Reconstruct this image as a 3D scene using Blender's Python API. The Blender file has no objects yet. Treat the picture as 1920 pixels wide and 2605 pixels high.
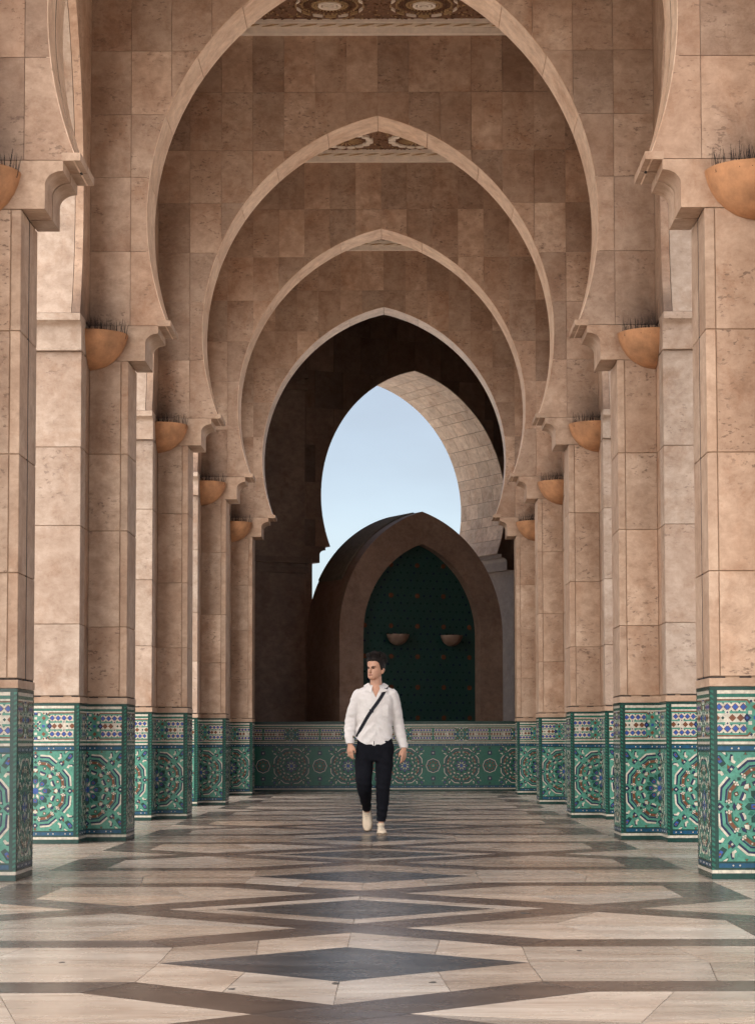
import bpy, bmesh, math, random
from mathutils import Vector, Matrix, noise

R = math.radians
random.seed(11)
scene = bpy.context.scene
COL = scene.collection

# ------------------------------------------------------------------ camera
F = 5800.0                       # focal length in pixels of a 1920 px wide frame
PITCH = R(3.97)
cam_d = bpy.data.cameras.new('camera')
cam = bpy.data.objects.new('camera', cam_d)
COL.objects.link(cam)
cam.location = (0.227, 0.0, 0.914)
cam.rotation_euler = (R(90) + PITCH, R(0.15), 0)
cam_d.sensor_fit = 'HORIZONTAL'
cam_d.sensor_width = 36.0
cam_d.lens = 36.0 * F / 1920.0
cam_d.shift_x = -51.3 / 1920.0
cam_d.shift_y = (1890.1 - F * math.tan(PITCH) - 1302.5) / 1920.0
cam_d.clip_start = 0.1
cam_d.clip_end = 4000.0
scene.camera = cam

# ------------------------------------------------------------------ world, sun, exposure
SUN_EL, SUN_AZ = R(50), R(210)          # behind the camera and to the left, veiled by a wide bright bank of cloud
world = bpy.data.worlds.new('World')
scene.world = world
world.use_nodes = True
nt = world.node_tree
nt.nodes.clear()
w_out = nt.nodes.new('ShaderNodeOutputWorld')
w_bg = nt.nodes.new('ShaderNodeBackground')
w_sky = nt.nodes.new('ShaderNodeTexSky')
w_sky.sky_type = 'NISHITA'
w_sky.sun_disc = False
w_sky.sun_elevation = SUN_EL
w_sky.sun_rotation = SUN_AZ
w_sky.air_density = 1.0
w_sky.dust_density = 2.0
w_sky.ozone_density = 1.0
w_co = nt.nodes.new('ShaderNodeTexCoord')
w_map = nt.nodes.new('ShaderNodeMapping')
w_map.inputs['Scale'].default_value = (1.0, 1.0, 3.0)
w_no = nt.nodes.new('ShaderNodeTexNoise')
w_no.inputs['Scale'].default_value = 3.0
w_no.inputs['Detail'].default_value = 6.0
w_rmp = nt.nodes.new('ShaderNodeValToRGB')
w_rmp.color_ramp.elements[0].position = 0.30
w_rmp.color_ramp.elements[0].color = (0.55, 0.55, 0.55, 1)
w_rmp.color_ramp.elements[1].position = 0.75
w_rmp.color_ramp.elements[1].color = (0.95, 0.95, 0.95, 1)
w_mix = nt.nodes.new('ShaderNodeMixRGB')
w_mix.inputs['Color2'].default_value = (1.42, 1.58, 1.84, 1)     # thin high cloud
nt.links.new(w_co.outputs['Generated'], w_map.inputs['Vector'])
nt.links.new(w_map.outputs['Vector'], w_no.inputs['Vector'])
nt.links.new(w_no.outputs['Fac'], w_rmp.inputs['Fac'])
nt.links.new(w_rmp.outputs['Color'], w_mix.inputs['Fac'])
nt.links.new(w_sky.outputs['Color'], w_mix.inputs['Color1'])
nt.links.new(w_mix.outputs['Color'], w_bg.inputs['Color'])
w_bg.inputs['Strength'].default_value = 0.05
nt.links.new(w_bg.outputs['Background'], w_out.inputs['Surface'])

sun_d = bpy.data.lights.new('sun', 'SUN')
sun_d.energy = 1.5
sun_d.angle = R(100)
sun_d.color = (1.0, 0.95, 0.88)
sun = bpy.data.objects.new('sun', sun_d)
COL.objects.link(sun)
sd = Vector((math.sin(SUN_AZ) * math.cos(SUN_EL), math.cos(SUN_AZ) * math.cos(SUN_EL), math.sin(SUN_EL)))
sun.rotation_euler = sd.to_track_quat('Z', 'Y').to_euler()
sun.location = (0, -20, 60)

scene.view_settings.view_transform = 'Standard'
scene.view_settings.look = 'None'
scene.view_settings.gamma = 1.0
scene.view_settings.use_curve_mapping = False
scene.view_settings.exposure = 2.7
scene.render.engine = 'CYCLES'
scene.cycles.use_denoising = True
scene.cycles.max_bounces = 8
scene.cycles.diffuse_bounces = 5
scene.cycles.adaptive_threshold = 0.02
scene.cycles.glossy_bounces = 4
scene.cycles.caustics_reflective = False
scene.cycles.caustics_refractive = False
scene.cycles.sample_clamp_indirect = 6.0

# ------------------------------------------------------------------ helpers
def tag(o, label=None, cat=None, group=None, kind=None):
    if label: o['label'] = label
    if cat: o['category'] = cat
    if group: o['group'] = group
    if kind: o['kind'] = kind
    return o

def link(name, me, parent=None, loc=(0, 0, 0), rz=0.0):
    o = bpy.data.objects.new(name, me)
    COL.objects.link(o)
    o.location = loc
    o.rotation_euler = (0, 0, rz)
    if parent is not None:
        o.parent = parent
    return o

def empty(name, loc=(0, 0, 0), rz=0.0):
    o = bpy.data.objects.new(name, None)
    o.empty_display_size = 0.2
    COL.objects.link(o)
    o.location = loc
    o.rotation_euler = (0, 0, rz)
    return o

class MB:
    """collects polygons of one mesh"""
    def __init__(self):
        self.v, self.f, self.m, self.s = [], [], [], []
    def poly(self, pts, mi=0, smooth=False):
        b = len(self.v)
        self.v += [tuple(p) for p in pts]
        self.f.append(tuple(range(b, b + len(pts))))
        self.m.append(mi); self.s.append(smooth)
    def box(self, x0, x1, y0, y1, z0, z1, mi=0):
        b = len(self.v)
        self.v += [(x0, y0, z0), (x1, y0, z0), (x1, y1, z0), (x0, y1, z0),
                   (x0, y0, z1), (x1, y0, z1), (x1, y1, z1), (x0, y1, z1)]
        for q in ((0, 3, 2, 1), (4, 5, 6, 7), (0, 1, 5, 4), (1, 2, 6, 5), (2, 3, 7, 6), (3, 0, 4, 7)):
            self.f.append(tuple(b + i for i in q)); self.m.append(mi); self.s.append(False)
    def prism(self, poly, fn, d0, d1, mi=0, cap0=True, cap1=True, smooth=False):
        """poly: list of (a, b); fn(a, b, d) -> xyz; extruded from d0 to d1"""
        n = len(poly); b = len(self.v)
        self.v += [fn(a, c, d0) for a, c in poly] + [fn(a, c, d1) for a, c in poly]
        if cap0: self.f.append(tuple(range(b + n - 1, b - 1, -1))); self.m.append(mi); self.s.append(False)
        if cap1: self.f.append(tuple(range(b + n, b + 2 * n))); self.m.append(mi); self.s.append(False)
        for i in range(n):
            j = (i + 1) % n
            self.f.append((b + i, b + j, b + n + j, b + n + i)); self.m.append(mi); self.s.append(smooth)
    def grid(self, rows, closed=True, cap=False, mi=0, smooth=True):
        b = len(self.v); n = len(rows[0])
        for r in rows: self.v += [tuple(p) for p in r]
        for i in range(len(rows) - 1):
            for j in range(n if closed else n - 1):
                k = (j + 1) % n
                self.f.append((b + i * n + j, b + i * n + k, b + (i + 1) * n + k, b + (i + 1) * n + j))
                self.m.append(mi); self.s.append(smooth)
        if cap:
            self.f.append(tuple(b + j for j in range(n - 1, -1, -1))); self.m.append(mi); self.s.append(smooth)
            e = b + (len(rows) - 1) * n
            self.f.append(tuple(e + j for j in range(n))); self.m.append(mi); self.s.append(smooth)
    def mesh(self, name, mats, fix=True):
        me = bpy.data.meshes.new(name)
        me.from_pydata(self.v, [], self.f)
        if not isinstance(mats, (list, tuple)): mats = [mats]
        for m in mats: me.materials.append(m)
        me.polygons.foreach_set('material_index', self.m)
        me.polygons.foreach_set('use_smooth', self.s)
        if fix:
            bm = bmesh.new(); bm.from_mesh(me)
            bmesh.ops.recalc_face_normals(bm, faces=bm.faces)
            bm.to_mesh(me); bm.free()
        me.update()
        return me

XZ = lambda a, c, d: (a, d, c)       # drawn on an XZ wall, extruded along Y
YZ = lambda a, c, d: (d, a, c)       # drawn on a YZ wall, extruded along X
XY = lambda a, c, d: (a, c, d)

# ------------------------------------------------------------------ materials
def new_mat(name):
    m = bpy.data.materials.new(name)
    m.use_nodes = True
    n = m.node_tree.nodes
    return m, n, m.node_tree.links, n['Principled BSDF']

def math_node(n, l, op, a, b=None, clamp=False):
    k = n.new('ShaderNodeMath'); k.operation = op; k.use_clamp = clamp
    for i, v in enumerate((a, b)):
        if v is None: continue
        if isinstance(v, (int, float)): k.inputs[i].default_value = v
        else: l.new(v, k.inputs[i])
    return k.outputs[0]

def mix_rgb(n, l, mode, fac, a, b):
    k = n.new('ShaderNodeMixRGB'); k.blend_type = mode
    for i, v in zip(('Fac', 'Color1', 'Color2'), (fac, a, b)):
        if isinstance(v, (int, float)): k.inputs[i].default_value = v
        elif isinstance(v, tuple): k.inputs[i].default_value = (*v, 1)
        else: l.new(v, k.inputs[i])
    return k.outputs[0]

def ramp(n, l, src, p0, c0, p1, c1):
    k = n.new('ShaderNodeValToRGB')
    e = k.color_ramp.elements
    e[0].position = p0; e[0].color = (*c0, 1) if isinstance(c0, tuple) else (c0, c0, c0, 1)
    e[1].position = p1; e[1].color = (*c1, 1) if isinstance(c1, tuple) else (c1, c1, c1, 1)
    l.new(src, k.inputs['Fac'])
    return k.outputs['Color']

def noise_tex(n, l, vec, scale, detail=4.0, rough=0.55, sc=(1, 1, 1), dist=0.0):
    mp = n.new('ShaderNodeMapping'); mp.inputs['Scale'].default_value = sc
    l.new(vec, mp.inputs['Vector'])
    k = n.new('ShaderNodeTexNoise')
    k.inputs['Scale'].default_value = scale
    k.inputs['Detail'].default_value = detail
    k.inputs['Roughness'].default_value = rough
    k.inputs['Distortion'].default_value = dist
    l.new(mp.outputs['Vector'], k.inputs['Vector'])
    return k.outputs['Fac']

def world_vec(n, l, rnd=True):
    g = n.new('ShaderNodeNewGeometry')
    v = g.outputs['Position']
    oi = n.new('ShaderNodeObjectInfo')
    if rnd:
        s = n.new('ShaderNodeVectorMath'); s.operation = 'SCALE'
        cx = n.new('ShaderNodeCombineXYZ')
        cx.inputs[0].default_value = 0
        l.new(oi.outputs['Random'], cx.inputs[0]); l.new(oi.outputs['Random'], cx.inputs[1]); l.new(oi.outputs['Random'], cx.inputs[2])
        l.new(cx.outputs[0], s.inputs[0]); s.inputs['Scale'].default_value = 61.7
        a = n.new('ShaderNodeVectorMath'); a.operation = 'ADD'
        l.new(v, a.inputs[0]); l.new(s.outputs[0], a.inputs[1])
        v = a.outputs[0]
    return v, oi.outputs['Random']

def stone_mat(name, lo, hi, var=0.42, pit=0.8, rough=0.6, hue=0.5, soot_shade=False):
    if not name.startswith(('portal', 'pavilion', 'bleached', 'soffit')): lo, hi = tuple(c * k for c, k in zip(lo, (0.74, 0.71, 0.69))), tuple(c * k for c, k in zip(hi, (0.76, 0.74, 0.73)))  # soffit stones are left paler here, with their light in the colour
    m, n, l, bs = new_mat(name)
    v, rn = world_vec(n, l)
    big = noise_tex(n, l, v, 1.3, 6, 0.6)
    col = ramp(n, l, big, 0.32, lo, 0.68, hi)
    mid = noise_tex(n, l, v, 6.5, 9, 0.76, (1, 1, 1.3), 0.25)
    col = mix_rgb(n, l, 'MULTIPLY', 0.85, col, ramp(n, l, mid, 0.30, (0.58, 0.49, 0.42), 0.62, (1.10, 1.08, 1.06)))
    st = noise_tex(n, l, v, 2.4, 8, 0.74, (1, 1, 0.8), 0.3)
    col = mix_rgb(n, l, 'MULTIPLY', 0.8, col, ramp(n, l, st, 0.50, (1, 1, 1), 0.70, (0.68, 0.52, 0.40)))
    # slab to slab tone
    tone = math_node(n, l, 'ADD', math_node(n, l, 'MULTIPLY', rn, var), 1.0 - var * 0.62)
    tc = n.new('ShaderNodeCombineColor')
    for i in range(3): l.new(tone, tc.inputs[i])
    col = mix_rgb(n, l, 'MULTIPLY', 1.0, col, tc.outputs[0])
    r2 = math_node(n, l, 'FRACT', math_node(n, l, 'MULTIPLY', rn, 7.31))
    col = mix_rgb(n, l, 'MIX', math_node(n, l, 'MULTIPLY', r2, 0.28 * hue), col, (0.42, 0.22, 0.12))
    # travertine pits gathered in patches
    pt = noise_tex(n, l, v, 19.0, 4, 0.62, (1, 1, 1.9))
    msk = noise_tex(n, l, v, 2.2, 4, 0.6)
    pf = math_node(n, l, 'MULTIPLY', ramp(n, l, pt, 0.575, 0.0, 0.63, 1.0), ramp(n, l, msk, 0.45, 0.0, 0.60, 1.0))
    pf = math_node(n, l, 'MULTIPLY', pf, pit)
    col = mix_rgb(n, l, 'MIX', math_node(n, l, 'MULTIPLY', pf, 0.75), col, (0.10, 0.055, 0.035))
    if soot_shade:                                # lamp soot over the bowls, with the corner's shade painted into the stone
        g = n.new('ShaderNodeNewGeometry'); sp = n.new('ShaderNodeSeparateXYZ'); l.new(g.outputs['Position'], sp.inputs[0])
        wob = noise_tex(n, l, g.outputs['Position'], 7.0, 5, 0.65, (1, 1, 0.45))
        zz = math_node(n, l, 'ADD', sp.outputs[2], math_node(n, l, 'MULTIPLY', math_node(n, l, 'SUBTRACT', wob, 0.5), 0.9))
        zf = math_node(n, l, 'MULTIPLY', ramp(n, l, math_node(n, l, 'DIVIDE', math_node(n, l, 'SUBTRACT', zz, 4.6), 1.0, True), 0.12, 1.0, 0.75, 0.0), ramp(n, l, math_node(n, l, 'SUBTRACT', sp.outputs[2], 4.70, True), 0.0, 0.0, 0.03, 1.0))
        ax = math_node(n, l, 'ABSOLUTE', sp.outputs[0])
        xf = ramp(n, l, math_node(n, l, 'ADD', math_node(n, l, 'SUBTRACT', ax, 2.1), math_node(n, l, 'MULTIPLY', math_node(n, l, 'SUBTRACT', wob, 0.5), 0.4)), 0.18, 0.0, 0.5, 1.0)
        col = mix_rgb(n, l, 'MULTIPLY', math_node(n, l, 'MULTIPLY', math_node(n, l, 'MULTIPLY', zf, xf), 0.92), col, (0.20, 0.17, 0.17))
    l.new(col, bs.inputs['Base Color'])
    bs.inputs['Roughness'].default_value = rough
    fine = noise_tex(n, l, v, 60.0, 4, 0.7)
    h = math_node(n, l, 'SUBTRACT', math_node(n, l, 'MULTIPLY', fine, 0.25), pf)
    bp = n.new('ShaderNodeBump'); bp.inputs['Strength'].default_value = 0.35; bp.inputs['Distance'].default_value = 0.01
    l.new(h, bp.inputs['Height']); l.new(bp.outputs[0], bs.inputs['Normal'])
    return m

def marble_mat(name, lo, hi, vein, rough=0.2, var=0.2):
    m, n, l, bs = new_mat(name)
    v, rn = world_vec(n, l)
    a = noise_tex(n, l, v, 1.6, 7, 0.62, (0.55, 1.6, 1), 0.8)
    col = ramp(n, l, a, 0.33, lo, 0.66, hi)
    b = noise_tex(n, l, v, 5.0, 8, 0.7, (0.35, 2.4, 1), 1.2)
    col = mix_rgb(n, l, 'MIX', math_node(n, l, 'MULTIPLY', ramp(n, l, b, 0.52, 0.0, 0.74, 1.0), 0.7), col, vein)
    tone = math_node(n, l, 'ADD', math_node(n, l, 'MULTIPLY', rn, var), 1.0 - var * 0.6)
    tc = n.new('ShaderNodeCombineColor')
    for i in range(3): l.new(tone, tc.inputs[i])
    col = mix_rgb(n, l, 'MULTIPLY', 1.0, col, tc.outputs[0])
    l.new(col, bs.inputs['Base Color'])
    r3 = math_node(n, l, 'FRACT', math_node(n, l, 'MULTIPLY', rn, 5.77))
    col = mix_rgb(n, l, 'MULTIPLY', math_node(n, l, 'MULTIPLY', r3, 0.5), col, (0.98, 0.76, 0.58))
    l.new(col, bs.inputs['Base Color'])
    bs.inputs['Specular IOR Level'].default_value = 0.36
    wear = noise_tex(n, l, v, 3.0, 6, 0.65)
    rr = n.new('ShaderNodeMapRange')
    rr.inputs['To Min'].default_value = rough * 0.5; rr.inputs['To Max'].default_value = rough * 1.6
    l.new(wear, rr.inputs['Value']); l.new(rr.outputs[0], bs.inputs['Roughness'])
    bp = n.new('ShaderNodeBump'); bp.inputs['Strength'].default_value = 0.05; bp.inputs['Distance'].default_value = 0.01
    l.new(noise_tex(n, l, v, 9.0, 4, 0.6), bp.inputs['Height']); l.new(bp.outputs[0], bs.inputs['Normal'])
    return m

def plain_mat(name, c, rough=0.6, var=0.25, scale=8.0, bump=0.2, spec=0.5):
    m, n, l, bs = new_mat(name)
    v, rn = world_vec(n, l, False)
    a = noise_tex(n, l, v, scale, 6, 0.65)
    lo = tuple(x * (1 - var) for x in c); hi = tuple(min(1, x * (1 + var)) for x in c)
    l.new(ramp(n, l, a, 0.3, lo, 0.7, hi), bs.inputs['Base Color'])
    bs.inputs['Roughness'].default_value = rough
    bs.inputs['Specular IOR Level'].default_value = spec
    bp = n.new('ShaderNodeBump'); bp.inputs['Strength'].default_value = bump; bp.inputs['Distance'].default_value = 0.01
    l.new(noise_tex(n, l, v, scale * 6, 4, 0.6), bp.inputs['Height']); l.new(bp.outputs[0], bs.inputs['Normal'])
    return m

def glaze_mat(name, c, rough=0.22):
    m, n, l, bs = new_mat(name)
    v, rn = world_vec(n, l, False)
    a = noise_tex(n, l, v, 38.0, 3, 0.6)
    lo = tuple(x * 0.72 for x in c); hi = tuple(min(1, x * 1.22) for x in c)
    l.new(ramp(n, l, a, 0.32, lo, 0.68, hi), bs.inputs['Base Color'])
    bs.inputs['Roughness'].default_value = rough
    bp = n.new('ShaderNodeBump'); bp.inputs['Strength'].default_value = 0.12; bp.inputs['Distance'].default_value = 0.004
    l.new(noise_tex(n, l, v, 55.0, 2, 0.5), bp.inputs['Height']); l.new(bp.outputs[0], bs.inputs['Normal'])
    return m

M_STONE = stone_mat('travertine', (0.46, 0.30, 0.205), (0.66, 0.495, 0.375), soot_shade=True)
M_PIL = stone_mat('pilaster_travertine', (0.56, 0.39, 0.275), (0.72, 0.55, 0.42), var=0.25, pit=0.9)
M_SOFFIT = stone_mat('bleached_travertine', (0.72, 0.56, 0.43), (0.84, 0.70, 0.57), var=0.30, pit=0.3)  # light on the portal soffit is put into this paler stone colour
M_PALE = stone_mat('pale_travertine', (0.47, 0.365, 0.29), (0.61, 0.505, 0.42), var=0.16, pit=0.6)
M_ARCH = stone_mat('soffit_travertine', (0.66, 0.475, 0.345), (0.78, 0.60, 0.46), var=0.14, pit=0.2, rough=0.45)  # paler copy of the wall stone, bounced light put into the colour
M_VOUS = stone_mat('corner_travertine', (0.50, 0.345, 0.24), (0.65, 0.49, 0.37), var=0.16, pit=0.25)
M_CORE = plain_mat('mortar', (0.36, 0.25, 0.17), 0.9, 0.2)
M_GAP = plain_mat('joint_filler', (0.02, 0.015, 0.015), 0.9, 0.1)
M_FWHITE = marble_mat('cream_marble', (0.24, 0.193, 0.158), (0.41, 0.358, 0.31), (0.17, 0.105, 0.066), 0.25, 0.38)
M_FBAND = marble_mat('brown_marble', (0.055, 0.043, 0.039), (0.105, 0.085, 0.077), (0.038, 0.031, 0.030), 0.25, 0.4)
M_FDIA = marble_mat('slate_marble', (0.032, 0.034, 0.038), (0.066, 0.067, 0.072), (0.11, 0.107, 0.105), 0.25, 0.3)
M_GROUT = plain_mat('grout', (0.16, 0.13, 0.11), 0.8, 0.15)
M_PLAZA = plain_mat('plaza_stone', (0.64, 0.57, 0.50), 0.6, 0.12, 1.5, 0.1)
M_BOWL = plain_mat('terracotta', (0.40, 0.195, 0.092), 0.8, 0.34, 6.0, 0.5)
M_SPIKE = plain_mat('spike_metal', (0.03, 0.025, 0.024), 0.9, 0.1, 8.0, 0.0, 0.1)
M_CARVE = plain_mat('carved_cedar', (0.15, 0.066, 0.030), 0.7, 0.45, 26.0, 1.0)
M_CARVE2 = plain_mat('carved_ground', (0.21, 0.105, 0.055), 0.75, 0.55, 34.0, 1.0)
M_CREAM = plain_mat('painted_plaster', (0.80, 0.68, 0.56), 0.7, 0.12, 8.0)
M_GOLD = plain_mat('gilt_plaster', (0.42, 0.27, 0.13), 0.6, 0.3, 20.0)
M_DARK = stone_mat('portal_stone', (0.15, 0.104, 0.084), (0.23, 0.165, 0.132), var=0.6, pit=0.4)  # dark copy of the travertine, the chamber's shade put into its colour
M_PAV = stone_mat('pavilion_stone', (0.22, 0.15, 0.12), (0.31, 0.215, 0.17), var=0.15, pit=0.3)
M_ROOF = plain_mat('weathered_roof', (0.20, 0.17, 0.13), 0.8, 0.3, 14.0)

Z_TURQ = glaze_mat('turquoise_glaze', (0.062, 0.225, 0.165))
Z_MID = glaze_mat('green_glaze', (0.010, 0.105, 0.072))
Z_DARK = glaze_mat('deep_green_glaze', (0.004, 0.036, 0.028))
Z_NAVY = glaze_mat('navy_glaze', (0.006, 0.010, 0.055))
Z_BLUE = glaze_mat('cobalt_glaze', (0.022, 0.065, 0.26))
Z_TEAL = glaze_mat('teal_glaze', (0.003, 0.055, 0.115))
Z_WHITE = glaze_mat('white_glaze', (0.50, 0.45, 0.37))
Z_BROWN = glaze_mat('brown_glaze', (0.135, 0.046, 0.020))
ZM = [Z_TURQ, Z_MID, Z_DARK, Z_NAVY, Z_BLUE, Z_TEAL, Z_WHITE, Z_BROWN]
TQ, MG, DG, NV, BL, TL, WH, BR = range(8)

# ------------------------------------------------------------------ the place: dimensions (metres)
D0, BAY, T = 15.28, 6.18, 0.70          # front of first pier, bay length, pilaster depth
HW = 2.32                               # half distance between pilasters
WI, WO = 2.69, 3.48                     # side wall faces
STEP = 0.54                             # side pier stands proud of the pilaster
HD = 1.285                              # dado height
Z_C0, Z_TIP, Z_AP = 4.545, 4.88, 8.63   # corbel underside, arch foot, arch apex
XT, XW, ZW = 1.925, 2.15, 5.93
E_ = ((Z_AP - ZW) ** 2 - XW ** 2) / (2 * XW)
RA = XW + E_
Z_COR, Z_CEIL = 9.64, 9.80
NP = 5
py = [D0 + BAY * k for k in range(NP)]
Y_PAR = 43.0
SIDE = {-1: 'left', 1: 'right'}
ORD = ['nearest', 'second', 'third', 'fourth', 'farthest']

# ------------------------------------------------------------------ ground and floor
g = MB(); g.poly([(-900, -400, -0.16), (900, -400, -0.16), (900, 1800, -0.16), (-900, 1800, -0.16)])
tag(link('ground', g.mesh('ground', M_PLAZA, False)), kind='structure')
fb = MB(); fb.box(-4.6, 4.6, -3.0, 45.0, -0.15, -0.005)
floor = link('floor', fb.mesh('floor', M_GROUT))
tag(floor, kind='structure')

def floor_pieces():
    """(kind, polygon) of one bay; local origin = middle of the inner diamond"""
    b = 0.38; c = b / math.sqrt(2); h = b / 2
    out = []
    def q4(kind, pts, sx=(1, -1), sy=(1, -1)):
        for i in sx:
            for j in sy:
                out.append((kind, [(x * i, y * j) for x, y in pts]))
    out.append(('diamond_stone', [(0.77, 0), (0, 0.74), (-0.77, 0), (0, -0.74)]))
    out.append(('diamond_stone', [(0.77, 3.09), (0, 3.83), (-0.77, 3.09), (0, 2.35)]))
    N = 1.30
    q4('band_stone', [(N + c, 0), (N, c), (N - c, 0), (N, -c)], sy=(1,))
    q4('band_stone', [(0, N + c), (-c, N), (0, N - c), (c, N)], sx=(1,))
    q4('band_stone', [(0, N - c), (N - c, 0), (N, c), (c, N)])
    xo, xi = 2.10 + h, 2.10 - h
    ya, yb = xo - N - c, xi - N + c
    yl, yh = 1.97, 2.35
    q4('band_stone', [(N + c, 0), (xo, ya), (xi, yb), (N, c)])
    q4('band_stone', [(xo, ya), (xo, yh), (xi, yl), (xi, yb)])
    xb, xa = yh - N - c, yl - N + c
    q4('band_stone', [(xo, yh), (xb, yh), (xa, yl), (xi, yl)])
    q4('band_stone', [(0, N + c), (xb, yh), (xa, yl), (c, N)])
    # cream pieces
    q4('cream_slab', [(0, 0.74), (0, N - c), (N - c, 0), (0.77, 0)])
    s = 1.02
    q4('cream_slab', [(N, c), (s, s + 0.02), (c, N)])
    q4('cream_slab', [(N, c), (xi, yb), (xi, 1.42), (s, s + 0.02)])
    q4('cream_slab', [(s, s + 0.02), (xi, 1.42), (xi, yl), (xa + 0.30, yl)])
    q4('cream_slab', [(c, N), (s, s + 0.02), (xa + 0.30, yl), (xa, yl)])
    y1 = 3.09
    mx, my = 0.42, N + c + 0.42
    q4('cream_slab', [(0, N + c), (mx, my), (0.385, 2.72), (0, 2.35)])
    q4('cream_slab', [(mx, my), (xb, yh), (0.77, y1), (0.385, 2.72)])
    q4('cream_slab', [(xb, yh), (1.45, yh), (1.52, y1), (0.77, y1)])
    q4('cream_slab', [(1.45, yh), (xo, yh), (xo, y1), (1.52, y1)])
    q4('cream_slab', [(N + c, 0), (xo, 0), (xo, ya)])
    for k, (u0, u1) in enumerate(((0, ya), (ya, 1.55), (1.55, yh), (yh, y1))):
        q4('cream_slab', [(xo, u0), (3.4, u0), (3.4, u1), (xo, u1)])
        q4('cream_slab', [(3.4, u0), (4.55, u0), (4.55, u1), (3.4, u1)])
    return out

FM = {'cream_slab': M_FWHITE, 'band_stone': M_FBAND, 'diamond_stone': M_FDIA}
def shrink(poly, g=0.0025):
    n = len(poly); cx = sum(p[0] for p in poly) / n; cy = sum(p[1] for p in poly) / n
    o = []
    for x, y in poly:
        d = math.hypot(x - cx, y - cy) or 1
        o.append((x - (x - cx) / d * g, y - (y - cy) / d * g))
    return o
FP = floor_pieces()
FMESH = []
for kind, poly in FP:
    n = len(poly); cx = sum(p[0] for p in poly) / n; cy = sum(p[1] for p in poly) / n
    mb = MB(); mb.prism(shrink([(x - cx, y - cy) for x, y in poly]), XY, -0.02, 0.0)
    FMESH.append((kind, mb.mesh(kind, FM[kind]), cx, cy))
FY = 12.66                               # middle of the first inner diamond
far_lo = MB(); 
for bay in range(-1, 6):
    oy = FY + BAY * bay
    if bay <= 2:
        for kind, me, cx, cy in FMESH:
            if oy + cy < 5.6 or oy + cy > 27.6 or abs(cx) > 3.41:
                continue
            link(kind, me, floor, (cx, oy + cy, random.uniform(-0.0006, 0.0004)))
    for kind, poly in FP:
        cx = sum(p[0] for p in poly) / len(poly); cy = sum(p[1] for p in poly) / len(poly)
        if bay <= 2 and not (oy + cy < 5.6 or oy + cy > 27.6 or abs(cx) > 3.41):
            continue
        if oy + cy > Y_PAR + 0.3: continue
        far_lo.prism(shrink([(x, y + oy) for x, y in poly]), XY, -0.02, 0.0,
                     ('cream_slab', 'band_stone', 'diamond_stone').index(kind), cap0=False)
tag(link('far_paving', far_lo.mesh('far_paving', [M_FWHITE, M_FBAND, M_FDIA]), floor), kind='stuff')

M_CHIP = plain_mat('dirt_chip', (0.03, 0.024, 0.02), 0.9, 0.3)
rn = random.Random(8)
for cx, cy, r in ((-0.39, 8.57, 0.016), (-0.01, 8.76, 0.022), (0.36, 8.79, 0.015), (-1.18, 9.62, 0.012), (1.02, 10.1, 0.014), (0.9, 12.3, 0.03)):
    mb = MB(); mb.prism([(r * rn.uniform(0.5, 1.3) * math.cos(t * 0.9), 1.8 * r * rn.uniform(0.5, 1.2) * math.sin(t * 0.9)) for t in range(7)], XY, 0.0, 0.0016)
    link('chipped_spot', mb.mesh('chipped_spot', M_CHIP), floor, (cx, cy, 0.0))

# ------------------------------------------------------------------ zellige panels
def clip_poly(poly, ax, lim, keep_less):
    out = []
    n = len(poly)
    for i in range(n):
        p, q = poly[i], poly[(i + 1) % n]
        ip = (p[ax] <= lim) if keep_less else (p[ax] >= lim)
        iq = (q[ax] <= lim) if keep_less else (q[ax] >= lim)
        if ip: out.append(p)
        if ip != iq:
            t = (lim - p[ax]) / (q[ax] - p[ax])
            out.append((p[0] + t * (q[0] - p[0]), p[1] + t * (q[1] - p[1])))
    return out

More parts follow.
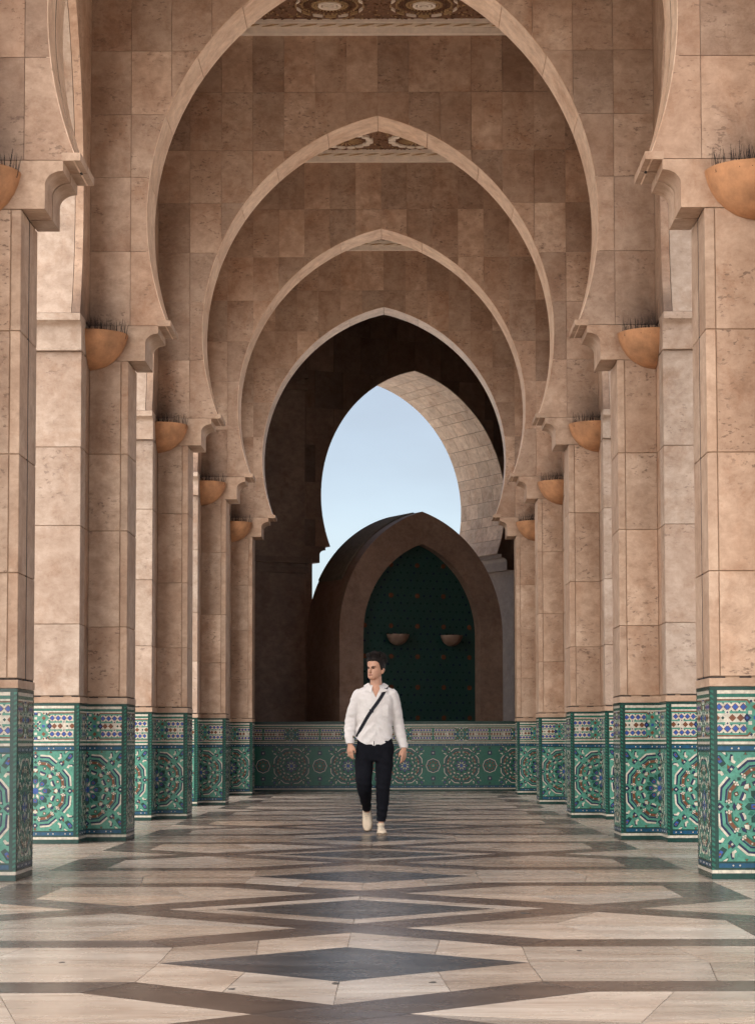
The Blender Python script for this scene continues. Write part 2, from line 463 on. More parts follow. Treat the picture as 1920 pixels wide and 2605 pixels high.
def zellige(u0, u1, cen, border=(True, True), period=None):
    """polygons (mat, pts, level) of a dado face from u0 to u1; rosettes at the u values in cen"""
    P = []
    def add(mi, pts, lv=1): P.append((mi, pts, lv))
    def rect(mi, a, b, c, d, lv=1): add(mi, [(a, c), (b, c), (b, d), (a, d)], lv)
    BW = 0.045
    a0 = u0 + (BW if border[0] else 0); a1 = u1 - (BW if border[1] else 0)
    # horizontal courses
    x = u0
    while x < u1 - 1e-6:
        e = min(x + 0.062, u1); rect(DG, x + 0.001, e - 0.001, 0.002, 0.038); rect(DG, x + 0.001, e - 0.001, 1.262, 1.284); x = e
    x = u0
    while x < u1 - 1e-6:
        e = min(x + 0.11, u1); rect(WH, x + 0.0006, e - 0.0006, 0.040, 0.062); x = e
    rect(DG, a0, a1, 0.064, 0.076); rect(TL, a0, a1, 0.077, 0.106); rect(DG, a0, a1, 0.107, 0.118)
    rect(DG, a0, a1, 0.846, 0.856); rect(TL, a0, a1, 0.857, 0.885); rect(DG, a0, a1, 0.886, 0.896)
    for z in (0.0915, 0.871):
        k = a0 + 0.03
        while k < a1 - 0.01:
            for dk in (0, 0.045): 
                if k + dk < a1 - 0.01: add(WH, [(k + dk - 0.007, z), (k + dk, z - 0.007), (k + dk + 0.007, z), (k + dk, z + 0.007)], 2)
            k += 0.155
    for z0, z1, m in ((0.898, 0.916, WH), (0.917, 0.935, MG), (0.936, 0.949, WH), (1.201, 1.213, WH), (1.214, 1.236, MG), (1.237, 1.260, WH)):
        rect(m, a0, a1, z0, z1)
    # main field ground and frieze ground
    gr = MG if period else TQ  # parapet gets a darker ground, its shade put into the tile colour
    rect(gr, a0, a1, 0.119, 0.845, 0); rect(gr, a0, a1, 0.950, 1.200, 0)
    ZC, ZF = 0.482, 1.075
    def fld(mi, pts, lo, hi, lv):
        p = clip_poly(pts, 0, a0, False)
        if p: p = clip_poly(p, 0, a1, True)
        if p: p = clip_poly(p, 1, lo, False)
        if p: p = clip_poly(p, 1, hi, True)
        if len(p) >= 3: add(mi, p, lv)
    for c in cen:
        def pol(r, a): return (c + r * math.cos(R(a)), ZC + r * math.sin(R(a)))
        def m(mi, pts, lv=1):
            if lv == 1 and mi not in (MG, DG):
                cx_ = sum(p[0] for p in pts) / len(pts); cy_ = sum(p[1] for p in pts) / len(pts)
                g_ = [(p[0] + (p[0] - cx_) / (math.hypot(p[0] - cx_, p[1] - cy_) + 1e-6) * 0.0055, p[1] + (p[1] - cy_) / (math.hypot(p[0] - cx_, p[1] - cy_) + 1e-6) * 0.0055) for p in pts]
                fld(MG if (len(pts) + int(c * 100)) % 2 else DG, g_, 0.119, 0.845, 0.4)
            fld(mi, pts, 0.119, 0.845, lv)
        def bar(mi, p, q, w, lv=1):
            dx, dy = q[0] - p[0], q[1] - p[1]; d = math.hypot(dx, dy); nx, ny = -dy / d * w / 2, dx / d * w / 2
            m(mi, [(p[0] + nx, p[1] + ny), (q[0] + nx, q[1] + ny), (q[0] - nx, q[1] - ny), (p[0] - nx, p[1] - ny)], lv)
        def dia(mi, p, s, rot=45, lv=2):
            m(mi, [(p[0] + s * math.cos(R(rot + 90 * k)), p[1] + s * math.sin(R(rot + 90 * k))) for k in range(4)], lv)
        star = []
        for k in range(16): star.append(pol(0.034 if k % 2 == 0 else 0.024, 22.5 * k))
        m(BL, star, 2)
        for k in range(8):
            a = 45 * k; b = a + 22.5
            m(WH, [pol(0.030, b), pol(0.052, b - 13), pol(0.083, b), pol(0.052, b + 13)])
            m(MG, [pol(0.088, b), pol(0.115, b - 9), pol(0.142, b), pol(0.115, b + 9)])
            m(DG, [pol(0.060, a), pol(0.085, a - 17), pol(0.128, a - 11), pol(0.150, a), pol(0.128, a + 11), pol(0.085, a + 17)])
            m(BL, [pol(0.066, a), pol(0.086, a - 12), pol(0.106, a - 8), pol(0.106, a + 8), pol(0.086, a + 12)], 2)
            m(BR, [pol(0.074, a), pol(0.088, a - 6), pol(0.100, a), pol(0.088, a + 6)], 3)
            # beans
            bp = pol(0.168, b)
            bar(NV, pol(0.178, b - 8.5), pol(0.178, b + 8.5), 0.024)
            m(WH, [pol(0.160, b - 7), pol(0.174, b - 8), pol(0.170, b), pol(0.174, b + 8), pol(0.160, b + 7), pol(0.153, b)], 2)
            # arrowheads
            m(NV, [pol(0.205, a), pol(0.222, a - 6.5), pol(0.228, a), pol(0.222, a + 6.5)])
            m(WH, [pol(0.170, a), pol(0.196, a - 7), pol(0.206, a), pol(0.196, a + 7)], 1)
            m(BR, [pol(0.163, a - 5), pol(0.186, a - 8), pol(0.178, a - 2)]); m(BR, [pol(0.163, a + 5), pol(0.186, a + 8), pol(0.178, a + 2)])
            # straps of the octagon
            bar(MG, pol(0.252, a + 5), pol(0.262, b), 0.040); bar(MG, pol(0.262, b), pol(0.252, a + 40), 0.040)
            bar(NV, pol(0.279, a + 6), pol(0.292, b), 0.010); bar(NV, pol(0.292, b), pol(0.279, a + 39), 0.010)
            bar(BR, pol(0.256, a + 7), pol(0.268, b), 0.024, 2); bar(BR, pol(0.268, b), pol(0.256, a + 38), 0.024, 2)
            for q in (a + 6, a + 39):
                for dr, da in ((0, 0), (0.016, 1.8), (0.0, 3.6), (-0.014, 1.8)):
                    dia(WH, pol(0.256 + dr, q + (da if q < b else -da)), 0.0085, q, 3)
            dia(WH, pol(0.266, b), 0.008, 45, 3)
            m(BR, [pol(0.206, b), pol(0.222, b - 4), pol(0.236, b), pol(0.222, b + 4)]); m(WH, [pol(0.211, b), pol(0.222, b - 1.8), pol(0.231, b), pol(0.222, b + 1.8)], 2)
            dia(DG, pol(0.262, a), 0.016, a, 1)
            if k % 2 == 0:
                dia(NV, pol(0.316, a), 0.026, a, 1); dia(WH, pol(0.316, a), 0.010, a, 2); dia(BR, pol(0.347, a), 0.014, a, 1)
            # outer octagon
            bar(NV, pol(0.312, a + 8), pol(0.328, b), 0.013); bar(NV, pol(0.328, b), pol(0.312, a + 37), 0.013)
            bar(WH, pol(0.328, a + 8), pol(0.344, b), 0.015, 2); bar(WH, pol(0.344, b), pol(0.328, a + 37), 0.015, 2)
        for sx in (-1, 1):
            for sy in (-1, 1):
                cc = lambda u, v: (c + sx * u, ZC + sy * v)
                m(NV, [cc(0.215, 0.26), cc(0.245, 0.225), cc(0.262, 0.245), cc(0.235, 0.275)])
                m(BR, [cc(0.24, 0.262), cc(0.262, 0.25), cc(0.262, 0.28)]); dia(WH, cc(0.236, 0.25), 0.010, 0, 2)
                m(WH, [cc(0.215, 0.285), cc(0.238, 0.30), cc(0.236, 0.335), cc(0.222, 0.338), cc(0.222, 0.312), cc(0.205, 0.30)], 2)
                m(NV, [cc(0.222, 0.30), cc(0.246, 0.315), cc(0.240, 0.345), cc(0.228, 0.345)])
                m(WH, [cc(0.285, 0.215), cc(0.30, 0.238), cc(0.335, 0.236), cc(0.338, 0.222), cc(0.312, 0.222), cc(0.30, 0.205)], 2)
                m(NV, [cc(0.30, 0.222), cc(0.315, 0.246), cc(0.345, 0.240), cc(0.345, 0.228)])
                m(DG, [cc(0.27, 0.285), cc(0.30, 0.265), cc(0.345, 0.31), cc(0.345, 0.345), cc(0.31, 0.345)])
                m(BL, [cc(0.295, 0.30), cc(0.315, 0.29), cc(0.338, 0.318), cc(0.32, 0.338)], 2)
                m(BR, [cc(0.308, 0.312), cc(0.32, 0.306), cc(0.328, 0.322), cc(0.318, 0.328)], 3)
                m(WH, [cc(0.262, 0.345), cc(0.275, 0.345), cc(0.30, 0.362), cc(0.275, 0.362)]); m(WH, [cc(0.345, 0.262), cc(0.345, 0.275), cc(0.362, 0.30), cc(0.362, 0.275)])
                m(MG, [cc(0.262, 0.335), cc(0.274, 0.33), cc(0.274, 0.36), cc(0.262, 0.36)]); m(BR, [cc(0.13, 0.348), cc(0.15, 0.348), cc(0.14, 0.362)])
        if period:
            for sx in (-1, 1):
                bx = c + sx * period / 2
                for k in range(8):
                    pb = lambda r, a: (bx + r * math.cos(R(a)), ZC + r * math.sin(R(a)))
                    bar(NV, pb(0.118, 45 * k), pb(0.118, 45 * k + 45), 0.014); bar(WH, pb(0.132, 45 * k), pb(0.132, 45 * k + 45), 0.012, 2)
                    m(BR, [pb(0.05, 45 * k), pb(0.075, 45 * k - 12), pb(0.10, 45 * k), pb(0.075, 45 * k + 12)])
                dia(WH, (bx, ZC), 0.022, 45); dia(BR, (bx, ZC), 0.012, 45, 3)
                for sy in (-1, 1):
                    dia(NV, (bx, ZC + sy * 0.24), 0.05, 45, 1); dia(WH, (bx, ZC + sy * 0.24), 0.02, 45); dia(DG, (bx, ZC + sy * 0.33), 0.03, 45, 1)
        # frieze
        def fr(mi, pts, lv=1): fld(mi, pts, 0.950, 1.200, lv)
        def fd(mi, u, v, s, lv=2, rot=0): fr(mi, [(c + u + s * math.cos(R(rot + 90 * k)), ZF + v + s * math.sin(R(rot + 90 * k))) for k in range(4)], lv)
        fd(BR, 0, 0, 0.014, 2, 45)
        for i in (-1, 1):
            for j in (-1, 1):
                fd(NV, i * 0.020, j * 0.020, 0.012, 2, 45); fd(NV, i * 0.036, j * 0.036, 0.012, 2, 45); fd(WH, i * 0.028, j * 0.028, 0.022, 1, 0)
                fd(WH, i * 0.030, j * 0.105, 0.017, 2, 45); fd(WH, i * 0.105, j * 0.035, 0.017, 2, 45)
                fd(BR, i * 0.072, j * 0.073, 0.020, 2, 0); fd(BR, i * 0.072, j * 0.115, 0.010, 2, 0); fd(NV, i * 0.098, j * 0.112, 0.011, 2, 0)
                fr(WH, [(c + i * 0.05, ZF + j * 0.125), (c + i * 0.075, ZF + j * 0.10), (c + i * 0.125, ZF + j * 0.125)])
                fr(BR, [(c + i * 0.10, ZF + j * 0.098), (c + i * 0.122, ZF + j * 0.125), (c + i * 0.135, ZF + j * 0.125), (c + i * 0.110, ZF + j * 0.094)], 2)
                fr(BR, [(c + i * 0.122, ZF + j * 0.115), (c + i * 0.56, ZF + j * 0.115), (c + i * 0.56, ZF + j * 0.1245), (c + i * 0.122, ZF + j * 0.1245)], 2)
        for j in (-1, 1):
            fr(NV, [(c - 0.036, ZF + j * 0.124), (c - 0.015, ZF + j * 0.10), (c + 0.015, ZF + j * 0.10), (c + 0.036, ZF + j * 0.124)]); fd(BL, 0, j * 0.118, 0.011, 3, 0); fd(WH, 0, j * 0.072, 0.016, 2, 45)
        for i in (-1, 1):
            fd(BL, i * 0.070, 0, 0.017, 2, 45); fd(NV, i * 0.126, 0, 0.030, 1, 0); fd(BL, i * 0.126, 0, 0.011, 3, 0)
            nd = 4 if not period else 7
            e1 = 0.127 + 0.054 * nd
            for zz in (-0.073, 0.0, 0.073):
                fr(WH, [(c + i * 0.135, ZF + zz - 0.029), (c + i * e1, ZF + zz - 0.029), (c + i * e1, ZF + zz + 0.029), (c + i * 0.135, ZF + zz + 0.029)], 0.5)
            for k in range(nd):
                u = i * (0.150 + 0.054 * k)
                for j in (-1, 1):
                    fd(BR, u, j * 0.073, 0.0265, 1.5, 0); fd(BL, u, j * 0.073, 0.021, 2, 0)
                    for w in (-1, 1): fr(MG, [(c + u + 0.018, ZF + j * 0.073 + w * 0.029), (c + u + 0.036, ZF + j * 0.073 + w * 0.029), (c + u + 0.027, ZF + j * 0.073 + w * 0.018)], 2)
                    for w in (-1, 1):
                        fr(WH, [(c + u, ZF + j * 0.073 + w * 0.030), (c + u + 0.027, ZF + j * 0.073 + w * 0.004), (c + u + 0.054, ZF + j * 0.073 + w * 0.030), (c + u + 0.027, ZF + j * 0.073 + w * 0.014)])
                if k in (2,):
                    for w in (-1, 1): fd(WH, u + i * 0.0, w * 0.037, 0.018, 3, 0); fd(NV, u, w * 0.037, 0.008, 4, 0)
                    fd(DG, u - i * 0.03, 0, 0.012, 2, 0); fd(DG, u + i * 0.03, 0, 0.012, 2, 0)
                else:
                    uu = u + i * 0.020
                    fd(BR, uu, 0, 0.026, 3, 0)
                    for w in (-1, 1):
                        fr(WH, [(c + uu - 0.027, ZF + w * 0.006), (c + uu, ZF + w * 0.029), (c + uu - 0.027, ZF + w * 0.030)], 2); fr(WH, [(c + uu + 0.027, ZF + w * 0.006), (c + uu, ZF + w * 0.029), (c + uu + 0.027, ZF + w * 0.030)], 2)
    # striped borders
    for on, e0, s in ((border[0], u0, 1), (border[1], u1, -1)):
        if not on: continue
        z = 0.064
        while z < 1.258:
            o, i_, f_ = e0, e0 + s * 0.022, e0 + s * 0.043
            z1 = min(z + 0.058, 1.259)
            rect(DG, min(i_, f_), max(i_, f_), z, z1 - 0.001)
            z += 0.058
        rect(MG, min(e0, e0 + s * 0.021), max(e0, e0 + s * 0.021), 0.064, 1.259, 0)
        z = 0.066
        while z < 1.235:
            add(DG, [(e0, z + 0.012), (e0 + s * 0.021, z), (e0 + s * 0.021, z + 0.017), (e0, z + 0.029)], 1)
            z += 0.034
    return P

def panel_mesh(name, u0, u1, cen, fn, border=(True, True), period=None):
    """fn(u, z, out) -> xyz"""
    mb = MB(); rnd = random.Random(5)
    mb.prism([(u0, 0.001), (u1, 0.001), (u1, HD - 0.001), (u0, HD - 0.001)], fn, -0.004, 0.0, DG)
    for mi, pts, lv in zellige(u0, u1, cen, border, period):
        h = 0.0012 + 0.0011 * lv + rnd.uniform(0, 0.0004)
        if lv == 0: h = 0.001
        b = len(mb.v); n = len(pts)
        mb.v += [fn(a, c, h) for a, c in pts]
        mb.f.append(tuple(range(b, b + n))); mb.m.append(mi); mb.s.append(False)
        mb.v += [fn(a, c, 0.0) for a, c in pts]
        for i in range(n):
            j = (i + 1) % n
            mb.f.append((b + i, b + j, b + n + j, b + n + i)); mb.m.append(mi); mb.s.append(False)
    return mb.mesh(name, ZM, False)

# ------------------------------------------------------------------ stone pieces
def corbel_profile(x0, x1, n=9):
    """from the pier face x0 out to the arch foot x1 (signed), returns polygon in (x, z); inside = towards x0"""
    s = 1 if x1 > x0 else -1
    w = abs(x1 - x0); a = lambda f: x0 + s * w * f
    h = Z_TIP - Z_C0
    pts = [(a(0.0), Z_C0), (a(0.40), Z_C0), (a(0.40), Z_C0 + h * 0.50)]
    for k in range(1, n):
        t = R(90) * k / n
        pts.append((a(0.40 + 0.31 * (1 - math.cos(t))), Z_C0 + h * (0.50 + 0.28 * math.sin(t))))
    pts += [(a(0.71), Z_C0 + h * 0.78), (a(0.71), Z_TIP - 0.003), (a(0.0), Z_TIP - 0.003)]
    return pts

COURSE = [(1.352, 2.06), (2.06, 2.87), (2.87, 3.70), (3.70, Z_C0 - 0.004)]
GAP = 0.0045
pier_cache = {}
def pier_mesh(key, build):
    if key not in pier_cache: pier_cache[key] = build()
    return pier_cache[key]

def boxmesh(name, b, m, bev=0.004):
    mb = MB(); mb.box(*b); me = mb.mesh(name, m)
    if bev:
        bm = bmesh.new(); bm.from_mesh(me)
        bmesh.ops.bevel(bm, geom=bm.edges[:], offset=bev, segments=1, affect='EDGES')
        bm.to_mesh(me); bm.free()
    return me

def sx_box(s, a, b, y0, y1, z0, z1):
    return (min(s * a, s * b), max(s * a, s * b), y0, y1, z0, z1)

def build_pier(k, s):
    nm = ORD[k]; sd = SIDE[s]
    lab = '%s travertine pier on the %s of the walkway, green mosaic tiled base' % (nm, sd)
    root = empty('stone_pier', (s * 2.9, py[k], 0))
    tag(root, lab, 'pier', 'stone piers along the walkway')
    ox = s * 2.9
    def put(name, key, build):
        return link(name, pier_mesh((key, s), build), root, (-ox, 0, 0))
    split = (k == 0)
    # core
    def core():
        mb = MB()
        mb.box(*sx_box(s, HW + 0.014, WI + 0.1, 0.014, T - 0.014, 0, Z_TIP - 0.01))
        mb.box(*sx_box(s, WI + 0.014, WO - 0.014, -STEP + 0.014, T + STEP - 0.014, -0.002, Z_TIP - 0.01))
        return mb.mesh('core', M_CORE)
    put('core', 'core', core)
    if split:
        put('expansion_joint', 'gap', lambda: boxmesh('expansion_joint', sx_box(s, HW + 0.0015, HW + 0.3, T / 2 - 0.03, T / 2 + 0.03, HD, Z_TIP - 0.01), M_GAP, 0))
    for ci, (z0, z1) in enumerate(COURSE):
        jit = 0.05 * math.sin(3.1 * ci + k * 1.7)
        za = z0 + (jit if ci else 0) + GAP / 2; zb = z1 + (0.05 * math.sin(3.1 * (ci + 1) + k * 1.7) if ci < 3 else 0) - GAP / 2
        # front slab of the pilaster, corner piece, jamb blocks
        me = boxmesh('stone_slab', sx_box(s, HW + 0.072, WI - 0.002, 0.002, 0.05, za, zb), M_PIL)
        link('stone_slab', me, root, (-ox, 0, 0))
        parts = [(0.0, T)] if not split else [(0.0, T / 2 - 0.018), (T / 2 + 0.018, T)]
        for (ya, yb) in parts:
            me = boxmesh('corner_stone', sx_box(s, HW, HW + 0.072 - GAP, ya, yb, za, zb), M_VOUS)
            link('corner_stone', me, root, (-ox, 0, 0))
        me = boxmesh('jamb_stone', sx_box(s, WI, WO, -STEP, -STEP + 0.30, za, zb), M_PALE)
        link('jamb_stone', me, root, (-ox, 0, 0))
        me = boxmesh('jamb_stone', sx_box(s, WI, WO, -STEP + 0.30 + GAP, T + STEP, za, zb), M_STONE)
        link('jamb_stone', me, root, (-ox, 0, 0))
    # band over the tiles
    def band():
        mb = MB()
        mb.box(*sx_box(s, HW - 0.006, WI + 0.02, -0.006, T + 0.006, HD + 0.002, 1.342))
        mb.box(*sx_box(s, WI - 0.006, WO + 0.006, -STEP - 0.006, T + STEP + 0.006, HD + 0.004, 1.340))
        return mb.mesh('stone_band', M_VOUS)
    put('stone_band', 'band', band)
    def open_joint():
        mb = MB(); rn = random.Random(7 + s)
        for (x0, x1, y) in ((HW + 0.01, WI - 0.02, 0.0), (WI + 0.01, WO - 0.01, -STEP)):
            x = x0
            while x < x1:
                e = min(x1, x + rn.uniform(0.06, 0.20)); mb.box(*sx_box(s, x, e, y - 0.0012, y + 0.03, 1.3425, 1.3515)); x = e + rn.uniform(0.03, 0.10)
        y = 0.02
        while y < T - 0.05:
            e = min(T - 0.02, y + rn.uniform(0.08, 0.22)); mb.box(*sx_box(s, HW - 0.0012, HW + 0.03, y, e, 1.3425, 1.3515)); y = e + rn.uniform(0.05, 0.12)
        return mb.mesh('open_joint', M_GAP)
    put('open_joint', 'openj', open_joint)
    # corbel
    def corbel(y0, y1):
        def b():
            mb = MB(); mb.prism(corbel_profile(s * (HW + 0.0), s * XT), XZ, y0, y1)
            mb.box(*sx_box(s, HW, WI - 0.001, y0, y0 + 0.05 if y1 == T or y0 == 0 else y1, Z_C0, Z_TIP - 0.003))
            mb.box(*sx_box(s, XT - 0.004, XT + 0.125, y0 - 0.004 if y0 == 0 else y0, y1 + 0.004 if y1 == T else y1, Z_TIP - 0.004, Z_TIP + 0.05))
            return mb.mesh('corbel', M_VOUS)
        return b
    if split:
        put('corbel', 'corbA', corbel(0.0, T / 2 - 0.018)); put('corbel', 'corbB', corbel(T / 2 + 0.018, T))
    else:
        put('corbel', 'corb', corbel(0.0, T))
    # imposts of the side arches
    def impost(sg):
        def b():
            y0 = -STEP if sg < 0 else T + STEP
            y1 = y0 + sg * 0.16
            mb = MB(); p = corbel_profile(y0 - sg * 0.2, y0 - sg * 0.2, 2)
            h = Z_TIP - Z_C0
            p = [(y0 - sg * 0.25, Z_C0), (y0 + sg * 0.05, Z_C0), (y0 + sg * 0.05, Z_C0 + h * 0.62)]
            for q in range(1, 6):
                t = R(90) * q / 6; p.append((y0 + sg * (0.05 + 0.05 * (1 - math.cos(t))), Z_C0 + h * (0.62 + 0.12 * math.sin(t))))
            p += [(y0 + sg * 0.10, Z_C0 + h * 0.76), (y0 + sg * 0.14, Z_C0 + h * 0.80), (y0 + sg * 0.14, Z_TIP - 0.003), (y0 - sg * 0.25, Z_TIP - 0.003)]
            mb.prism(p, YZ, s * (WI - 0.003), s * (WO + 0.003))
            return mb.mesh('impost', M_PALE)
        return b
    put('impost', 'impA', impost(-1)); put('impost', 'impB', impost(1))
    # mosaics: pilaster front, pilaster side, jamb front
    f_front = lambda u, z, o: (s * (WI - u), -o, z)
    f_side = lambda u, z, o: (s * (HW - o), u, z)
    f_jamb = lambda u, z, o: (s * (WI + u), -STEP - o, z)
    f_ret = lambda u, z, o: (s * (WI - o), -STEP + u, z)
    w = WI - HW
    for nm2, key, a in (('mosaic_panel', 'mf', (0.0, w, [0.0], f_front, (False, True))), ('mosaic_panel', 'ms', (0.0, T, [T / 2], f_side, (True, True))),
                        ('mosaic_panel', 'mj', (0.0, WO - WI, [(WO - WI) / 2], f_jamb, (True, True))), ('mosaic_panel', 'mr', (0.0, STEP, [STEP], f_ret, (True, False)))):
        o = put(nm2, key, lambda a=a, nm2=nm2: panel_mesh(nm2, *a))
        o['kind'] = 'stuff'
    return root
for k in range(NP):
    for s in (-1, 1):
        build_pier(k, s)

# ------------------------------------------------------------------ cross arches
def minus_disc(rect, cx, cz, r, n=28):
    """rectangle (x0, x1, z0, z1) without a disc -> list of polygons"""
    x0, x1, z0, z1 = rect
    cor = [(x0, z0), (x1, z0), (x1, z1), (x0, z1)]
    bd = []
    for i in range(4):
        p, q = cor[i], cor[(i + 1) % 4]
        ts = {0.0}
        dx, dz = q[0] - p[0], q[1] - p[1]; fx, fz = p[0] - cx, p[1] - cz
        A = dx * dx + dz * dz; B = 2 * (fx * dx + fz * dz); C = fx * fx + fz * fz - r * r
        disc = B * B - 4 * A * C
        if disc > 0:
            for sg in (-1, 1):
                t = (-B + sg * math.sqrt(disc)) / (2 * A)
                if 1e-6 < t < 1 - 1e-6: ts.add(t)
        for t in sorted(ts): bd.append((p[0] + dx * t, p[1] + dz * t, t > 0))
    N = len(bd)
    inside = []
    for i in range(N):
        a, b = bd[i], bd[(i + 1) % N]
        m = ((a[0] + b[0]) / 2, (a[1] + b[1]) / 2)
        inside.append(math.hypot(m[0] - cx, m[1] - cz) < r)
    if not any(inside): return [[(p[0], p[1]) for p in bd]]
    if all(inside): return []
    polys = []
    start = [i for i in range(N) if not inside[i] and inside[i - 1]]
    for st in start:
        pl = [bd[st][:2]]; i = st
        while not inside[i % N]:
            i += 1; pl.append(bd[i % N][:2])
        a1 = math.atan2(pl[-1][1] - cz, pl[-1][0] - cx); a0 = math.atan2(pl[0][1] - cz, pl[0][0] - cx)
        d = (a0 - a1 + math.pi) % (2 * math.pi) - math.pi
        m = max(2, int(abs(d) * r / 0.06))
        for q in range(1, m):
            a = a1 + d * q / m
            pl.append((cx + r * math.cos(a), cz + r * math.sin(a)))
        polys.append(pl)
    return polys

ZROW = [Z_TIP, 5.594, 6.314, 6.924, 7.544, 8.20, 8.93, Z_COR + 0.01]
NCOL = 7
def arch_arc(r, e, xw, zw, ztop, zbot, n=40):
    """right half of the pointed horseshoe from foot to apex"""
    a0 = -math.asin((zw - zbot) / r); a1 = math.acos(e / r)
    return [(-e + r * math.cos(a0 + (a1 - a0) * i / n), zw + r * math.sin(a0 + (a1 - a0) * i / n)) for i in range(n + 1)]
slab_cache = []
for i in range(NCOL):
    xa, xb = WI * i / NCOL, WI * (i + 1) / NCOL
    for j in range(len(ZROW) - 1):
        za, zb = ZROW[j], ZROW[j + 1]
        for pl in minus_disc((xa + GAP / 2, xb - GAP / 2, za + GAP / 2, zb - GAP / 2), -E_, ZW, RA + 0.006):
            if len(pl) < 3: continue
            area = abs(sum(pl[q][0] * pl[(q + 1) % len(pl)][1] - pl[(q + 1) % len(pl)][0] * pl[q][1] for q in range(len(pl)))) / 2
            if area < 0.002: continue
            for s in (-1, 1):
                mb = MB(); mb.prism([(s * x, z) for x, z in pl], XZ, 0.0, 0.03, cap1=False)
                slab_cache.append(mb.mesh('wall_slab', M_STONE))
arc = arch_arc(RA, E_, XW, ZW, Z_AP, Z_TIP, 44)
# one stone lining per stretch of the soffit
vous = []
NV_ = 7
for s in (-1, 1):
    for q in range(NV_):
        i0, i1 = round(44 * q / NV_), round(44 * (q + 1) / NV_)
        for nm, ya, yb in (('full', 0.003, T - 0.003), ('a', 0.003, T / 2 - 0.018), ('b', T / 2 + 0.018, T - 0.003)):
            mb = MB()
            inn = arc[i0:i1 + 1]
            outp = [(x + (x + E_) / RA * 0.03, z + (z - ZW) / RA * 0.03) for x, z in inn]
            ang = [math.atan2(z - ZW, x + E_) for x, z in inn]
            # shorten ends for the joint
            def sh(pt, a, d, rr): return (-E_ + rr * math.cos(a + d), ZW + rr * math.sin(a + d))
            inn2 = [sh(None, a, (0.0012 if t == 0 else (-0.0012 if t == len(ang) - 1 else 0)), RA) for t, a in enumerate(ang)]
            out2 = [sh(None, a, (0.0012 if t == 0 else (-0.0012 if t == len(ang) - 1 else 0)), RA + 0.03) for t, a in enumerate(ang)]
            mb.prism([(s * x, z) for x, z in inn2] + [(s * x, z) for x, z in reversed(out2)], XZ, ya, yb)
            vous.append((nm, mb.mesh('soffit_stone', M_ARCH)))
def core_wall():
    mb = MB()
    r2 = [(x + (x + E_) / RA * 0.012, z + (z - ZW) / RA * 0.012) for x, z in arc]
    r2[-1] = (0.0, r2[-1][1])
    for s in (-1, 1):
        pl = [(s * (XT + 0.012), Z_TIP)] + [(s * max(x, 0), z) for x, z in r2] + [(0, Z_CEIL + 0.3), (s * (WI + 0.05), Z_CEIL + 0.3), (s * (WI + 0.05), Z_TIP)]
        mb.prism(pl, XZ, 0.010, T - 0.004)
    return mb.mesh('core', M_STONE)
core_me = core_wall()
for k in range(NP):
    root = empty('horseshoe_arch', (0, py[k], 0))
    lab = ['nearest horseshoe arch, only its two curved feet showing at the picture sides', 'large second horseshoe arch across the walkway, its apex cut by the top edge',
           'third horseshoe arch across the walkway, medallion ceiling showing behind its top', 'fourth horseshoe arch across the walkway, nested inside the third',
           'farthest sunlit horseshoe arch, framing the dark portal'][k]
    tag(root, lab, 'arch', 'horseshoe arches across the walkway')
    link('core', core_me, root)
    for me in slab_cache: link('wall_slab', me, root)
    if k == 0:
        for s in (-1, 1):
            mb = MB()
            o1 = [(s * (-E_ + (RA + 0.002) * math.cos(t)), ZW + (RA + 0.002) * math.sin(t)) for t in [math.atan2(z - ZW, x + E_) for x, z in arc]]
            o2 = [(s * (-E_ + (RA + 0.028) * math.cos(t)), ZW + (RA + 0.028) * math.sin(t)) for t in [math.atan2(z - ZW, x + E_) for x, z in arc]]
            mb.prism(o1 + o2[::-1], XZ, T / 2 - 0.03, T / 2 + 0.03); link('expansion_joint', mb.mesh('expansion_joint', M_GAP), root)
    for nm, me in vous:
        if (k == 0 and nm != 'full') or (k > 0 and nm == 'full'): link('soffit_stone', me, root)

# ------------------------------------------------------------------ side walls with arches to the open
HY = BAY / 2
SXW, SE = 2.26, 0.66
SR = SXW + SE
sarc = arch_arc(SR, SE, SXW, ZW, 0, Z_TIP, 40)
sarc[-1] = (0.0, sarc[-1][1])
def side_wall_mesh(s, x0, x1, m, ex):
    mb = MB()
    for sg in (-1, 1):
        pl = [(sg * HY, Z_TIP + 0.001)] + [(sg * x, z) for x, z in sarc[:1]]
        pl = [(sg * HY, Z_TIP + 0.001)] + [(sg * max(0, x - ex), z) for x, z in sarc] + [(0, Z_CEIL + 0.32), (sg * HY, Z_CEIL + 0.32)]
        mb.prism(pl, YZ, s * x0, s * x1)
    return mb.mesh('wall_leaf', m)
for s in (-1, 1):
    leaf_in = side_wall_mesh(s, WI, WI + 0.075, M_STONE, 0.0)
    leaf_out = side_wall_mesh(s, WI + 0.08, WO, M_PALE, 0.0)
    for k in range(0, NP):
        yc = D0 + T / 2 + BAY * (k - 0.5)
        root = empty('side_arcade', (s * (WI + WO) / 2, yc, 0))
        where = 'before the nearest pier' if k == 0 else 'between the %s and %s piers' % (ORD[k - 1], ORD[k])
        tag(root, 'arched side wall on the %s, open to daylight %s' % (SIDE[s], where), 'wall', 'open side walls of the walkway')
        link('inner_leaf', leaf_in, root, (-s * (WI + WO) / 2, 0, 0))
        link('outer_leaf', leaf_out, root, (-s * (WI + WO) / 2, 0, 0))

